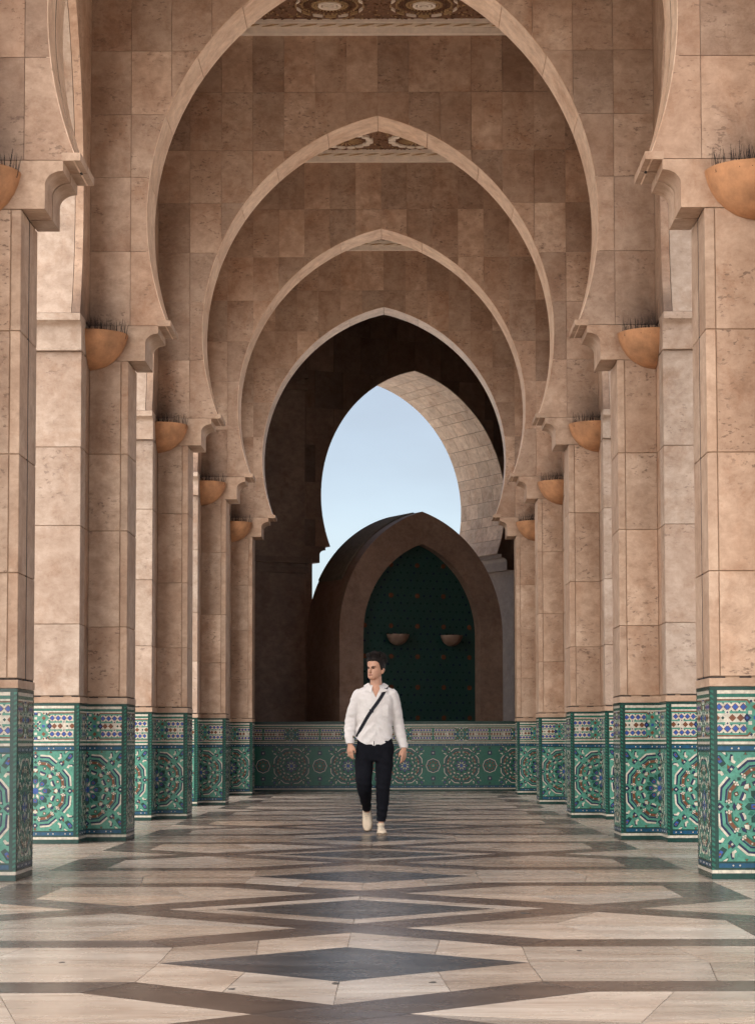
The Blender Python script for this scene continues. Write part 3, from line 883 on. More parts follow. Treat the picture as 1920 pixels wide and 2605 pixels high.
# ------------------------------------------------------------------ carved ceilings
def ring(mb, cx, cy, r0, r1, z0, z1, mi, n=40):
    for q in range(n):
        a, b = 2 * math.pi * q / n, 2 * math.pi * (q + 1) / n
        P = lambda r, t, z: (cx + r * math.cos(t), cy + r * math.sin(t), z)
        mb.poly([P(r0, a, z0), P(r0, b, z0), P(r1, b, z0), P(r1, a, z0)], mi)
        mb.poly([P(r1, a, z0), P(r1, b, z0), P(r1, b, z1), P(r1, a, z1)], mi)
        if r0 > 0: mb.poly([P(r0, b, z0), P(r0, a, z0), P(r0, a, z1), P(r0, b, z1)], mi)
def blob(mb, cx, cy, ra, rb, rot, z0, z1, mi, n=10):
    pl = []
    for q in range(n):
        t = 2 * math.pi * q / n; x, y = ra * math.cos(t), rb * math.sin(t)
        pl.append((cx + x * math.cos(rot) - y * math.sin(rot), cy + x * math.sin(rot) + y * math.cos(rot)))
    mb.prism(pl, XY, z0, z1, mi)
def medallion_rings():
    mb = MB(); z = 0.0
    ring(mb, 0, 0, 0.0, 0.035, -0.035, z, 1, 16); ring(mb, 0, 0, 0.055, 0.085, -0.03, z, 1); ring(mb, 0, 0, 0.105, 0.14, -0.028, z, 1)
    ring(mb, 0, 0, 0.16, 0.175, -0.02, z, 2)
    for q in range(32):
        t = 2 * math.pi * q / 32
        blob(mb, 0.205 * math.cos(t), 0.205 * math.sin(t), 0.020, 0.008, t, -0.02, z, 2, 6)
    ring(mb, 0, 0, 0.235, 0.25, -0.02, z, 0)
    for q in range(40):
        t = 2 * math.pi * q / 40
        blob(mb, 0.285 * math.cos(t), 0.285 * math.sin(t), 0.025, 0.010, t, -0.016, z, 0, 6)
        blob(mb, 0.335 * math.cos(t + .08), 0.335 * math.sin(t + .08), 0.012, 0.012, t, -0.02, z, 2, 6)
    for q in range(16):
        t = 2 * math.pi * q / 16
        blob(mb, 0.405 * math.cos(t), 0.405 * math.sin(t), 0.012, 0.066, t, -0.03, z, 1 if q % 2 else 2, 8)
    return mb.mesh('medallion', [M_CARVE, M_CREAM, M_GOLD])
def medallion_discs():
    mb = MB()
    ring(mb, 0, 0, 0.0, 0.27, -0.025, 0, 0)
    for q in range(20):
        t = 2 * math.pi * q / 20; blob(mb, 0.15 * math.cos(t), 0.15 * math.sin(t), 0.10, 0.010, t, -0.032, 0, 2, 6)
    for q in range(16):
        t = 2 * math.pi * (q + 0.5) / 16; blob(mb, 0.355 * math.cos(t), 0.355 * math.sin(t), 0.055, 0.066, t, -0.03, 0, 1, 12)
    return mb.mesh('medallion', [M_CARVE, M_CREAM, M_GOLD])
MR, MD = medallion_rings(), medallion_discs()
for k in range(-1, NP):
    y0 = py[k] + T if k >= 0 else py[0] + T - 2 * BAY
    y1 = (py[k + 1] if k < NP - 1 else 49.5)
    if k == NP - 1: continue
    yc = (y0 + y1) / 2
    root = empty('carved_ceiling', (0, yc, Z_CEIL))
    lab = ['carved ceiling over the open end of the walkway, above the picture', 'carved ceiling of the nearest bay, hidden above the first arch', 'brown carved ceiling with ringed medallions, seen through the large second arch',
           'brown carved ceiling with white oval medallion rings, seen through the third arch', 'sliver of carved ceiling glimpsed under the apex of the fourth arch'][k + 1]
    tag(root, lab, 'ceiling', 'carved ceilings between the arches')
    mb = MB(); hy = (y1 - y0) / 2
    mb.box(-WI + 0.001, WI - 0.001, -hy, hy, 0.0, 0.25)
    link('panel', mb.mesh('panel', M_CARVE2), root)
    for yy, sg in ((hy, -1), (-hy, 1)):
        mb = MB()
        for a, b, c, d in ((0.0, 0.10, -0.16, -0.095), (0.0, 0.13, -0.09, -0.05), (0.0, 0.17, -0.045, 0.001)):
            ys = sorted((yy + sg * 0.002, yy + sg * b)); mb.box(-WI + 0.003, WI - 0.003, ys[0], ys[1], c, d)
        link('cornice', mb.mesh('cornice', M_CREAM), root)
    # twisted leaf pattern on the cornice
    mb = MB(); x = -2.6
    while x < 2.6:
        mb.prism([(x, -0.088), (x + 0.09, -0.082), (x + 0.20, -0.062), (x + 0.22, -0.052), (x + 0.12, -0.058), (x + 0.02, -0.078)], XZ, hy - 0.139, hy - 0.12); x += 0.235
    link('cornice_moulding', mb.mesh('cornice_moulding', M_GOLD), root)
    if k in (1, 2, 3):
        me = MR if k == 1 else MD
        pit = 1.14 if k == 1 else 1.03
        for i in (-2, -1, 0, 1):
            for j in range(2):
                x = pit * (i + 0.5)
                link('medallion', me, root, (x, hy - 0.72 - pit * j, -0.001))
        mb = MB(); rn = random.Random(3)                      # fine carving between the medallions
        for q in range(900):
            x = rn.uniform(-2.3, 2.3); y = hy - 0.18 - rn.random() ** 1.5 * 2.0
            blob(mb, x, y, rn.uniform(0.012, 0.03), rn.uniform(0.006, 0.012), rn.uniform(0, 3.1), -0.012, 0.0, rn.choice((0, 0, 1)), 5)
        tag(link('carving', mb.mesh('carving', [M_CARVE, M_GOLD]), root), kind='stuff')

# ------------------------------------------------------------------ bowls on the walls
def bowl_mesh(s, rad, full=False):
    mb = MB(); rows = []
    a0, a1 = (R(180), R(270)) if s > 0 else (R(270), R(360))
    if full: a0, a1 = R(180), R(360)
    n = 18
    prof = [(1.0, 0.0), (1.0, -0.03), (0.985, -0.10), (0.95, -0.24), (0.88, -0.42), (0.77, -0.60), (0.62, -0.76), (0.43, -0.89), (0.22, -0.965), (0.0, -1.0)]
    prof = [(0.90, -0.12), (0.93, -0.04), (0.95, 0.0)] + prof
    for r, z in prof:
        rows.append([(rad * r * math.cos(a0 + (a1 - a0) * i / n), rad * r * math.sin(a0 + (a1 - a0) * i / n), rad * z * 0.94) for i in range(n + 1)])
    mb.grid(rows, closed=False)
    ins = rows[0]
    mb.poly([(0, 0, rad * -0.12)] + ins)
    return mb.mesh('bowl', M_BOWL, False)
def spikes_mesh(s, rad):
    mb = MB(); rn = random.Random(4 + s)
    a0, a1 = (180, 270) if s > 0 else (270, 360)
    for q in range(70):
        a = R(rn.uniform(a0 + 2, a1 - 2)); r = rad * math.sqrt(rn.uniform(0.05, 0.97))
        x, y = r * math.cos(a), r * math.sin(a)
        h = rn.uniform(0.05, 0.14); lx, ly = rn.uniform(-0.035, 0.035), rn.uniform(-0.03, 0.03); w = 0.0021
        b = [(x - w, y - w, -0.05), (x + w, y - w, -0.05), (x + w, y + w, -0.05), (x - w, y + w, -0.05)]
        t = [(x + lx - w * .4, y + ly, h), (x + lx + w * .4, y + ly, h), (x + lx + w * .4, y + ly + w * .5, h), (x + lx - w * .4, y + ly + w * .5, h)]
        mb.grid([b, t], smooth=False)
    return mb.mesh('spike', M_SPIKE, False)
BR_ = 0.362
bowls = {s: bowl_mesh(s, BR_) for s in (-1, 1)}
spk = {s: spikes_mesh(s, BR_) for s in (-1, 1)}
for k in range(NP):
    for s in (-1, 1):
        root = empty('wall_bowl', (s * (WI - 0.004), py[k] - 0.001, 4.79))
        tag(root, 'terracotta quarter bowl with bird spikes on the %s %s pier' % (ORD[k], SIDE[s]), 'bowl', 'terracotta bowls on the piers')
        link('bowl', bowls[s], root)
        tag(link('spikes', spk[s], root), kind='stuff')

# ------------------------------------------------------------------ tiled parapet at the end
root = empty('tiled_parapet', (0, Y_PAR, 0))
tag(root, 'low green mosaic tiled wall closing the far end of the walkway', 'wall')
mb = MB(); mb.box(-2.98, 2.98, 0.002, 0.35, -0.1, HD - 0.001)
link('core', mb.mesh('core', M_CORE), root)
mb = MB(); mb.box(-2.98, 2.98, -0.012, 0.362, HD, HD + 0.03)
link('coping', mb.mesh('coping', Z_DARK), root)
per = 1.065
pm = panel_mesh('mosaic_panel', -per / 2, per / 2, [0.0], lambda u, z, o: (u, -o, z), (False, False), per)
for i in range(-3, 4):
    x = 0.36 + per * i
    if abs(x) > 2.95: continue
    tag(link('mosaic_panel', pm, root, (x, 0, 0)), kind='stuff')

# ------------------------------------------------------------------ end chamber and turned portal
YB = py[-1] + T
mb = MB()
for s in (-1, 1):
    mb.box(*sx_box(s, 2.99, 3.7, YB - 0.2, 52.0, -0.1, Z_CEIL + 0.3))
root = empty('end_chamber', (0, YB, 0))
tag(root, 'dark stone chamber behind the farthest arch, in deep shade', 'chamber')
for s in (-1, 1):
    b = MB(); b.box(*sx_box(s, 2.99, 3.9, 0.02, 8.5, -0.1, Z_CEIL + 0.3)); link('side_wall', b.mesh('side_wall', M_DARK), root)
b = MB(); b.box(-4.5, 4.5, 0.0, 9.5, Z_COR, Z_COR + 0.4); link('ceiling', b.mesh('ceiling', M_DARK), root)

A = R(27)
PX, PY = 0.60, 46.9
portal = empty('portal', (PX, PY, 0), A)
tag(portal, 'dark turned portal with a deep horseshoe arch opening to the sky', 'portal')
parc = arch_arc(RA, E_, XW, ZW, Z_AP, Z_TIP, 44); parc[-1] = (0.0, parc[-1][1])
TH = 1.95
for s in (-1, 1):
    mb = MB()
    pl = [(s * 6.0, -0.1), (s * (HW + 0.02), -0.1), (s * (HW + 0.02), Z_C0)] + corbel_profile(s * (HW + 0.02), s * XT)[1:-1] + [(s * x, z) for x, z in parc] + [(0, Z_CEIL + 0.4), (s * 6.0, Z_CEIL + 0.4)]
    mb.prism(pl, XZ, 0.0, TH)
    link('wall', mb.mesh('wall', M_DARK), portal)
    # stones of the deep soffit, laid in courses
    nq, nd = 16, 4
    for q in range(nq):
        i0, i1 = round(44 * q / nq), round(44 * (q + 1) / nq)
        seg = parc[i0:i1 + 1]
        off = (q % 2) * 0.22
        cuts = [0.004] + [TH * (t + 0.5) / nd - 0.25 + off for t in range(nd)] + [TH - 0.004]
        cuts = sorted(c for c in cuts if 0.0 < c < TH)
        for a, b in zip(cuts[:-1], cuts[1:]):
            if b - a < 0.08: continue
            mb = MB()
            ang = [math.atan2(z - ZW, x + E_) for x, z in seg]
            ang[0] += 0.0015; ang[-1] -= 0.0015
            i_ = [(-E_ + (RA - 0.012) * math.cos(t), ZW + (RA - 0.012) * math.sin(t)) for t in ang]
            o_ = [(-E_ + (RA + 0.02) * math.cos(t), ZW + (RA + 0.02) * math.sin(t)) for t in ang]
            mb.prism([(s * max(x, 0.001), z) for x, z in i_] + [(s * max(x, 0.001), z) for x, z in reversed(o_)], XZ, a + 0.003, b - 0.003)
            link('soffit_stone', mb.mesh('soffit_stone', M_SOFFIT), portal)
for s in (-1, 1):                               # facing slabs of the portal
    for i in range(8):
        for j in range(13):
            za, zb = 0.1 + 0.76 * j, 0.1 + 0.76 * (j + 1)
            off = 0.0 if j % 2 else 0.2
            xa, xb = max(0.0, 0.62 * i - off), 0.62 * (i + 1) - off
            if zb < Z_TIP + 0.2:
                if xb < HW + 0.06: continue
                pls = [[(max(xa, HW + 0.03) + 0.003, za + 0.003), (xb - 0.003, za + 0.003), (xb - 0.003, zb - 0.003), (max(xa, HW + 0.03) + 0.003, zb - 0.003)]]
            else:
                pls = minus_disc((xa + 0.003, xb - 0.003, max(za, Z_TIP) + 0.003, min(zb, Z_COR) - 0.003), -E_, ZW, RA + 0.01)
            for pl in pls:
                if len(pl) < 3: continue
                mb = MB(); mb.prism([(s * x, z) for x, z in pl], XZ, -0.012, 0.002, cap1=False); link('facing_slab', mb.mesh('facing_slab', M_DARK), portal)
for x0, x1 in ((-6, -2.62), (2.62, 6)):
    mb = MB(); mb.box(x0, x1, -0.25, 0.001, -0.1, Z_COR); link('pilaster', mb.mesh('pilaster', M_DARK), portal)
    for z0, z1, o in ((8.0, 8.12, 0.05), (8.24, 8.36, 0.05), (4.3, 4.42, 0.06), (4.5, 4.62, 0.10)):
        mb = MB(); mb.box(x0 - o, x1 + o, -0.25 - o, 0.003, z0, z1); link('moulding', mb.mesh('moulding', M_DARK), portal)

# ------------------------------------------------------------------ vaulted fountain house before the portal
QX, QY = 0.72, 44.6
fh = empty('fountain_house', (QX, QY, 0), A)
tag(fh, 'small vaulted stone pavilion with a dark tiled niche, standing before the portal', 'pavilion')
def parch(w, zs, top, n=26):
    e = ((top - zs) ** 2 - w * w) / (2 * w); r = w + e
    a1 = math.acos(e / r)
    return [(-e + r * math.cos(a1 * i / n), zs + r * math.sin(a1 * i / n)) for i in range(n + 1)]
OW, OT, OS = 1.80, 5.45, 3.05
IW, IT, IS = 1.29, 4.81, 3.02
oa, ia = parch(OW, OS, OT), parch(IW, IS, IT)
oa[-1] = (0, OT); ia[-1] = (0, IT)
LV = 1.55
for s in (-1, 1):
    mb = MB()
    pl = [(s * IW, -0.1)] + [(s * x, z) for x, z in ia] + [(s * x, z) for x, z in reversed(oa)] + [(s * OW, -0.1)]
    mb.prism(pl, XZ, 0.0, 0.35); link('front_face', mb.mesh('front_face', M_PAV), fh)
    mb = MB()
    o2 = [(x * 0.985, z - 0.03) for x, z in oa]
    mb.prism([(s * x, z) for x, z in [(OW * 0.985, -0.1)] + o2] + [(0, OT - 0.5)] + [(s * (OW - 0.4), -0.1)], XZ, 0.34, LV)
    link('vault', mb.mesh('vault', M_PAV), fh)
for q in range(16):
    y = 0.40 + (LV - 0.45) * q / 16
    mb = MB()
    up = [(s * x, z) for s in (1,) for x, z in oa[9:]] + [(-x, z) for x, z in reversed(oa[9:-1])]
    inn = [(x * 0.98, z - 0.05) for x, z in up]
    mb.prism([(x * 1.004, z + 0.02) for x, z in up] + list(reversed(inn)), XZ, y, y + 0.045)
    link('roof_rib', mb.mesh('roof_rib', M_ROOF), fh)
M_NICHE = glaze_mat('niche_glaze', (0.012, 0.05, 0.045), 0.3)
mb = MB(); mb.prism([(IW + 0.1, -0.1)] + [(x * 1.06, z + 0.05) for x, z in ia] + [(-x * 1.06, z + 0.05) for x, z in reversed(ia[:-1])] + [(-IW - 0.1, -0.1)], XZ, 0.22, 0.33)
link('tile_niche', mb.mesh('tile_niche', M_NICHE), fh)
mb = MB(); rn = random.Random(9)
for i in range(-9, 10):
    for j in range(34):
        x, z = i * 0.145 + (0.0725 if j % 2 else 0), 0.2 + j * 0.15
        if abs(x) > IW - 0.1: continue
        if z > IS and (abs(x) + (IW ** 0 * (((IT - IS) ** 2 - IW ** 2) / (2 * IW)))) ** 2 + (z - IS) ** 2 > (IW + ((IT - IS) ** 2 - IW ** 2) / (2 * IW) - 0.06) ** 2: continue
        big = (i % 4 == 0 and j % 4 == 0)
        r = 0.05 if big else 0.022
        mb.prism([(x + r * math.cos(t * math.pi / 4), z + r * math.sin(t * math.pi / 4)) for t in range(8)], XZ, 0.212, 0.221, 1 if big else rn.choice((0, 2)))
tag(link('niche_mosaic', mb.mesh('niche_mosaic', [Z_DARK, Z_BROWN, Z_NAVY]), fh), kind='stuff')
fbm = bowl_mesh(1, 0.235, True)
fbm.materials.clear(); fbm.materials.append(M_PAV)
ca, sa = math.cos(A), math.sin(A)
for i, (u, nm) in enumerate(((-0.66, 'left'), (0.53, 'right'))):
    r = empty('fountain_bowl', (QX + u * ca - 0.208 * -sa, QY + u * sa + 0.208 * ca, 3.03), A)
    tag(r, '%s small half bowl on the dark tiled niche of the pavilion' % nm, 'bowl', 'half bowls on the pavilion niche')
    link('bowl', fbm, r)

# ------------------------------------------------------------------ the walking person
from mathutils.bvhtree import BVHTree
M_SKIN = plain_mat('skin', (0.50, 0.265, 0.175), 0.5, 0.10, 18.0, 0.05)
M_HAIR = plain_mat('dark_hair', (0.012, 0.007, 0.006), 0.6, 0.6, 60.0, 0.8, 0.25)
M_LIP = plain_mat('lip', (0.27, 0.10, 0.085), 0.5, 0.1)
M_EYE = plain_mat('eye_dark', (0.03, 0.018, 0.014), 0.3, 0.1)
M_SHIRT = plain_mat('white_linen', (0.70, 0.66, 0.645), 0.85, 0.06, 40.0, 0.5, 0.2)
M_TROU = plain_mat('black_cotton', (0.007, 0.0075, 0.011), 0.9, 0.25, 30.0, 0.4, 0.1)
M_STRAP = plain_mat('black_webbing', (0.008, 0.008, 0.014), 0.7, 0.2, 60.0, 0.3, 0.3)
M_SHOE = plain_mat('cream_canvas', (0.60, 0.49, 0.37), 0.75, 0.12, 25.0, 0.3)
M_SOLE = plain_mat('worn_gum_sole', (0.20, 0.145, 0.10), 0.75, 0.2, 25.0, 0.3)
M_LACE = plain_mat('shoe_lace', (0.46, 0.40, 0.33), 0.8, 0.1)

MAN = Vector((0.0, 22.84, 0.0))

def loft(mb, secs, n=20, cap=True, ref=(1, 0, 0), power=2.0):
    """secs: (centre, r_side, r_front); rings square to the path"""
    C = [Vector(s[0]) for s in secs]
    rows = []
    for i, s in enumerate(secs):
        t = (C[min(i + 1, len(C) - 1)] - C[max(i - 1, 0)]).normalized()
        a = Vector(ref); a = (a - t * a.dot(t)).normalized(); b = t.cross(a)
        row = []
        for q in range(n):
            th = 2 * math.pi * q / n
            cs, sn = math.cos(th), math.sin(th)
            if power != 2.0:
                cs = math.copysign(abs(cs) ** (2 / power), cs); sn = math.copysign(abs(sn) ** (2 / power), sn)
            row.append(C[i] + a * (s[1] * cs) + b * (s[2] * sn))
        rows.append(row)
    mb.grid(rows, True, cap)

def smooth_path(keys, m=5):
    """Catmull-Rom through (centre, r1, r2)"""
    out = []
    K = [Vector((*k[0], k[1], k[2]) if False else k[0]).to_tuple() + (k[1], k[2]) for k in keys]
    for i in range(len(K) - 1):
        p0, p1, p2, p3 = K[max(i - 1, 0)], K[i], K[i + 1], K[min(i + 2, len(K) - 1)]
        for q in range(m):
            t = q / m
            v = [0.5 * (2 * b + (c - a) * t + (2 * a - 5 * b + 4 * c - d) * t * t + (3 * b - a - 3 * c + d) * t ** 3) for a, b, c, d in zip(p0, p1, p2, p3)]
            out.append((v[:3], v[3], v[4]))
    out.append((K[-1][:3], K[-1][3], K[-1][4]))
    return out

def remesh(mb, name, mat, vox, sm=4):
    me = mb.mesh(name, mat)
    o = bpy.data.objects.new(name, me); COL.objects.link(o)
    md = o.modifiers.new('r', 'REMESH'); md.mode = 'VOXEL'; md.voxel_size = vox; md.use_smooth_shade = True
    ms = o.modifiers.new('s', 'SMOOTH'); ms.factor = 0.5; ms.iterations = sm
    dg = bpy.context.evaluated_depsgraph_get(); dg.update()
    new = bpy.data.meshes.new_from_object(o.evaluated_get(dg))
    bpy.data.objects.remove(o); bpy.data.meshes.remove(me)
    new.name = name
    new.materials.clear(); new.materials.append(mat)
    new.polygons.foreach_set('use_smooth', [True] * len(new.polygons))
    return new

person = empty('person', MAN)
tag(person, 'man walking toward the viewer in white shirt, dark trousers and cream sneakers, looking aside', 'person')

SH_L, EL_L, WR_L = (-0.160, 0.0, 1.392), (-0.240, 0.012, 1.125), (-0.246, -0.075, 0.905)
SH_R, EL_R, WR_R = (0.172, 0.0, 1.392), (0.232, 0.045, 1.120), (0.288, 0.030, 0.862)

# shirt: torso and sleeves
TORSO = [(0.895, -0.012, 0.190, 0.122), (0.94, -0.010, 0.188, 0.120), (1.00, -0.004, 0.180, 0.116), (1.08, 0.0, 0.174, 0.112), (1.18, 0.0, 0.174, 0.116),
         (1.28, 0.004, 0.184, 0.122), (1.35, 0.006, 0.194, 0.118), (1.395, 0.008, 0.188, 0.104), (1.425, 0.010, 0.158, 0.088), (1.455, 0.012, 0.112, 0.075), (1.485, 0.012, 0.076, 0.066)]
mb = MB()
loft(mb, [((cx, 0.0, z), rx, ry) for z, cx, rx, ry in TORSO], 32, True, power=2.3)
for s in (-1, 1):
    loft(mb, [((0.010 + s * 0.030, 0.004, 1.455), 0.050, 0.060), ((0.008 + s * 0.095, 0.002, 1.424), 0.056, 0.070), ((0.006 + s * 0.165, 0.0, 1.388), 0.060, 0.068)], 18)
sl = smooth_path([((-0.110, 0.0, 1.395), 0.062, 0.066), (SH_L, 0.062, 0.066), ((-0.208, 0.005, 1.26), 0.061, 0.060), (EL_L, 0.062, 0.058), ((-0.249, -0.03, 1.01), 0.056, 0.052), ((-0.248, -0.058, 0.955), 0.053, 0.048), ((-0.246, -0.066, 0.925), 0.041, 0.040), (WR_L, 0.040, 0.038)])
sr = smooth_path([((0.120, 0.0, 1.395), 0.062, 0.066), (SH_R, 0.062, 0.066), ((0.208, 0.02, 1.26), 0.058, 0.060), (EL_R, 0.056, 0.056), ((0.250, 0.045, 1.00), 0.055, 0.050), ((0.272, 0.038, 0.93), 0.048, 0.045), ((0.281, 0.034, 0.885), 0.039, 0.038), (WR_R, 0.038, 0.036)])
loft(mb, sl, 18); loft(mb, sr, 18)
shirt_me = remesh(mb, 'shirt', M_SHIRT, 0.0075, 3)
NRM = [v.normal.copy() for v in shirt_me.vertices]
for v, vn in zip(shirt_me.vertices, NRM):
    x, y, z = v.co
    arm = abs(x) > 0.185 and z < 1.36
    w = noise.noise(Vector((x * 9, y * 9, z * (26 if arm else 15)))) + 0.5 * noise.noise(Vector((x * 20 + z * 12, y * 20, z * 32)))
    amp = (0.0060 if arm else 0.0060) * max(0.0, min(1.0, (1.45 - z) / 0.05))
    fold = 0.0065 * math.sin((z * 1.1 + x * 0.8 * (1 if x > 0 else -1)) * 60 + 4 * noise.noise(Vector((x * 5, 3, z * 5)))) * max(0.0, 1 - abs(z - 1.02) / 0.16) if not arm else 0.0018 * math.sin(z * 105 + 5 * noise.noise(Vector((x * 6, 1, z * 6)))) * max(0.0, 1 - abs(z - 1.08) / 0.14)
    v.co += vn * (w * amp + fold)
bm = bmesh.new(); bm.from_mesh(shirt_me)
def hem(x): return 0.885 + 0.10 * min(1, (abs(x + 0.01) / 0.20)) ** 2.2
kill = []
for f in bm.faces:
    c = f.calc_center_median()
    if abs(c.x + 0.005) < 0.215 and c.z < hem(c.x) and not (abs(c.x) > 0.20 and c.z < 0.93 and c.y < -0.02 and c.x < 0): kill.append(f); continue
    if c.z > 1.482: kill.append(f); continue
    if c.y < 0 and c.z > 1.365 and abs(c.x - 0.010) < (c.z - 1.365) * 0.46 + 0.002: kill.append(f); continue
    if c.z < 0.93 and abs(c.x + 0.008) < 0.011 * (0.93 - c.z) / 0.045 and c.y < 0: kill.append(f); continue
    if c.x < -0.19 and c.z < 0.907: kill.append(f); continue
    if c.x > 0.24 and c.z < 0.864: kill.append(f)
bmesh.ops.delete(bm, geom=list(set(kill)), context='FACES')
for v in bm.verts:
    if not v.is_boundary: continue
    x, y, z = v.co
    if abs(x + 0.005) < 0.21 and abs(z - hem(x)) < 0.015: v.co.z = hem(x)
    elif z > 1.465: v.co.z = 1.482
    elif y < 0 and z > 1.355: v.co.x = 0.010 + math.copysign((max(z, 1.366) - 1.365) * 0.46 + 0.001, x - 0.010)
bm.to_mesh(shirt_me); bvh = BVHTree.FromBMesh(bm); bm.free()
shirt = link('shirt', shirt_me, person)
def front(x, z, off=0.004, sgn=-1):
    h = bvh.ray_cast(Vector((x, sgn * 0.6, z)), Vector((0, -sgn, 0)))
    return (h[0].y if h[0] is not None else sgn * 0.1) + sgn * off
# placket, pocket, buttons
def ribbon(pts, wdt, th, m, name, parent, sgn=-1):
    mbr = MB(); rows = []
    for i, p in enumerate(pts):
        p = Vector(p); a = Vector(pts[max(i - 1, 0)]); b = Vector(pts[min(i + 1, len(pts) - 1)])
        t = (b - a).normalized(); nn = Vector((p.x * 0.3, sgn * 1.0, 0)).normalized(); sde = t.cross(nn).normalized()
        nn = sde.cross(t)
        rows.append([p + sde * wdt / 2, p + sde * wdt / 2 + nn * th, p - sde * wdt / 2 + nn * th, p - sde * wdt / 2])
    mbr.grid(rows, True, True, smooth=False)
    return link(name, mbr.mesh(name, m), parent)
ribbon([(-0.004 + 0.006 * math.sin(k * 0.5), front(-0.004, 1.355 - 0.46 * k / 24, -0.001), 1.355 - 0.44 * k / 24) for k in range(25)], 0.026, 0.004, M_SHIRT, 'placket', shirt)
ribbon([(0.085, front(0.085, 1.285 - 0.012 * k, -0.001), 1.285 - 0.012 * k) for k in range(10)], 0.095, 0.003, M_SHIRT, 'pocket', shirt)
# collar
mb = MB()
rows = []
for z, rx, ry, lift in ((1.468, 0.080, 0.070, 0.0), (1.505, 0.068, 0.064, 0.012)):
    rows.append([(0.012 + rx * math.cos(R(-62 + 304 * q / 24)), ry * math.sin(R(-62 + 304 * q / 24)), z + 0.020 * math.sin(R(-62 + 304 * q / 24))) for q in range(25)])
mb.grid(rows, False)
for s, x0 in ((-1, -0.052), (1, 0.076)):
    a = Vector((x0 + s * 0.008, -0.030, 1.508)); b = Vector((x0 + s * 0.055, 0.030, 1.482)); c = Vector((x0 + s * 0.052, -0.070, 1.425)); d = Vector((x0 - s * 0.022, -0.092, 1.408)); e = Vector((x0 - s * 0.030, -0.078, 1.462))
    o = Vector((s * 0.004, -0.010, 0.006))
    P = [p + o for p in (a, b, c, d, e)]
    mb.poly(P); mb.poly([p - Vector((0, -0.006, 0)) for p in reversed(P)])
    for i in range(5): mb.poly([P[i], P[(i + 1) % 5], P[(i + 1) % 5] + Vector((0, 0.006, 0)), P[i] + Vector((0, 0.006, 0))])
link('collar', mb.mesh('collar', M_SHIRT), shirt)
for s, wr, ax in ((-1, WR_L, (0, -0.25, -1)), (1, WR_R, (0.1, 0, -1))):
    mb = MB(); w = Vector(wr)
    loft(mb, [(w + Vector((0, 0.012, 0.050)), 0.0425, 0.0405), (w + Vector((0, 0.002, 0.012)), 0.0425, 0.0405), (w + Vector((0, 0, 0.0)), 0.040, 0.038)], 18, False)
    link('cuff', mb.mesh('cuff', M_SHIRT), shirt)

# trousers
mb = MB()
loft(mb, [((0.0, 0.0, z), rx, ry) for z, rx, ry in ((0.985, 0.160, 0.105), (0.93, 0.176, 0.112), (0.87, 0.190, 0.118), (0.80, 0.185, 0.118), (0.73, 0.150, 0.10))], 28, True, power=2.4)
HEM_L, HEM_R = (-0.086, 0.255, 0.255), (0.062, -0.030, 0.135)
ll = smooth_path([((-0.098, 0.0, 0.86), 0.095, 0.108), ((-0.112, -0.035, 0.66), 0.092, 0.095), ((-0.110, -0.062, 0.51), 0.080, 0.080), ((-0.100, 0.03, 0.405), 0.068, 0.072), ((-0.092, 0.15, 0.325), 0.054, 0.060), (HEM_L, 0.046, 0.048)], 7)
lr = smooth_path([((0.098, 0.0, 0.86), 0.095, 0.108), ((0.088, -0.03, 0.64), 0.084, 0.092), ((0.080, -0.055, 0.46), 0.071, 0.074), ((0.073, -0.042, 0.32), 0.063, 0.066), ((0.067, -0.034, 0.21), 0.053, 0.056), (HEM_R, 0.047, 0.050)], 7)
loft(mb, ll, 20); loft(mb, lr, 20)
trou_me = remesh(mb, 'trousers', M_TROU, 0.008, 4)
NRM = [v.normal.copy() for v in trou_me.vertices]
for v, vn in zip(trou_me.vertices, NRM):
    x, y, z = v.co
    w = noise.noise(Vector((x * 8, y * 8, z * 13))) + 0.6 * noise.noise(Vector((x * 18, y * 18, z * 24 + x * 10)))
    k = max(0.0, 1 - abs(z - 0.22) / 0.14) + max(0.0, 1 - abs(z - 0.48) / 0.1) + 0.7 * max(0.0, 1 - abs(z - 0.72) / 0.1)
    v.co += vn * (0.0055 * w + 0.004 * k * math.sin(z * 95 + x * 25))
link('trousers', trou_me, person)

# body (skin): one continuous surface from head to feet
mb = MB()
HC_ = Vector((0.012, -0.008, 1.664)); HT = R(-36)
HRING = [(-0.119, 0.020, -0.080, -0.050), (-0.110, 0.037, -0.094, -0.025), (-0.092, 0.051, -0.099, 0.015), (-0.066, 0.061, -0.096, 0.052), (-0.036, 0.067, -0.094, 0.075), (0.0, 0.071, -0.091, 0.088),
         (0.03, 0.074, -0.094, 0.095), (0.06, 0.073, -0.090, 0.095), (0.086, 0.065, -0.076, 0.085), (0.104, 0.048, -0.052, 0.064), (0.115, 0.026, -0.022, 0.03), (0.118, 0.006, 0.0, 0.008)]
def hring_at(z):
    for a, b in zip(HRING[:-1], HRING[1:]):
        if a[0] <= z <= b[0]:
            t = (z - a[0]) / (b[0] - a[0]); return [a[i] + t * (b[i] - a[i]) for i in range(4)]
    return HRING[-1] if z > 0 else HRING[0]
ht, st = math.cos(HT), math.sin(HT)
def hw(x, y, z): return Vector((HC_.x + x * ht - y * st, HC_.y + x * st + y * ht, HC_.z + z))
rows = []
for i in range(40):
    z = -0.119 + 0.237 * i / 39
    _, rx, yf, yb = hring_at(z)
    row = []
    for q in range(36):
        th = 2 * math.pi * q / 36
        cs, sn = math.cos(th), math.sin(th)
        cs = math.copysign(abs(cs) ** (2 / 2.25), cs); sn = math.copysign(abs(sn) ** (2 / 2.25), sn)
        row.append(hw(rx * cs, (yf + yb) / 2 + (yb - yf) / 2 * sn, z))
    rows.append(row)
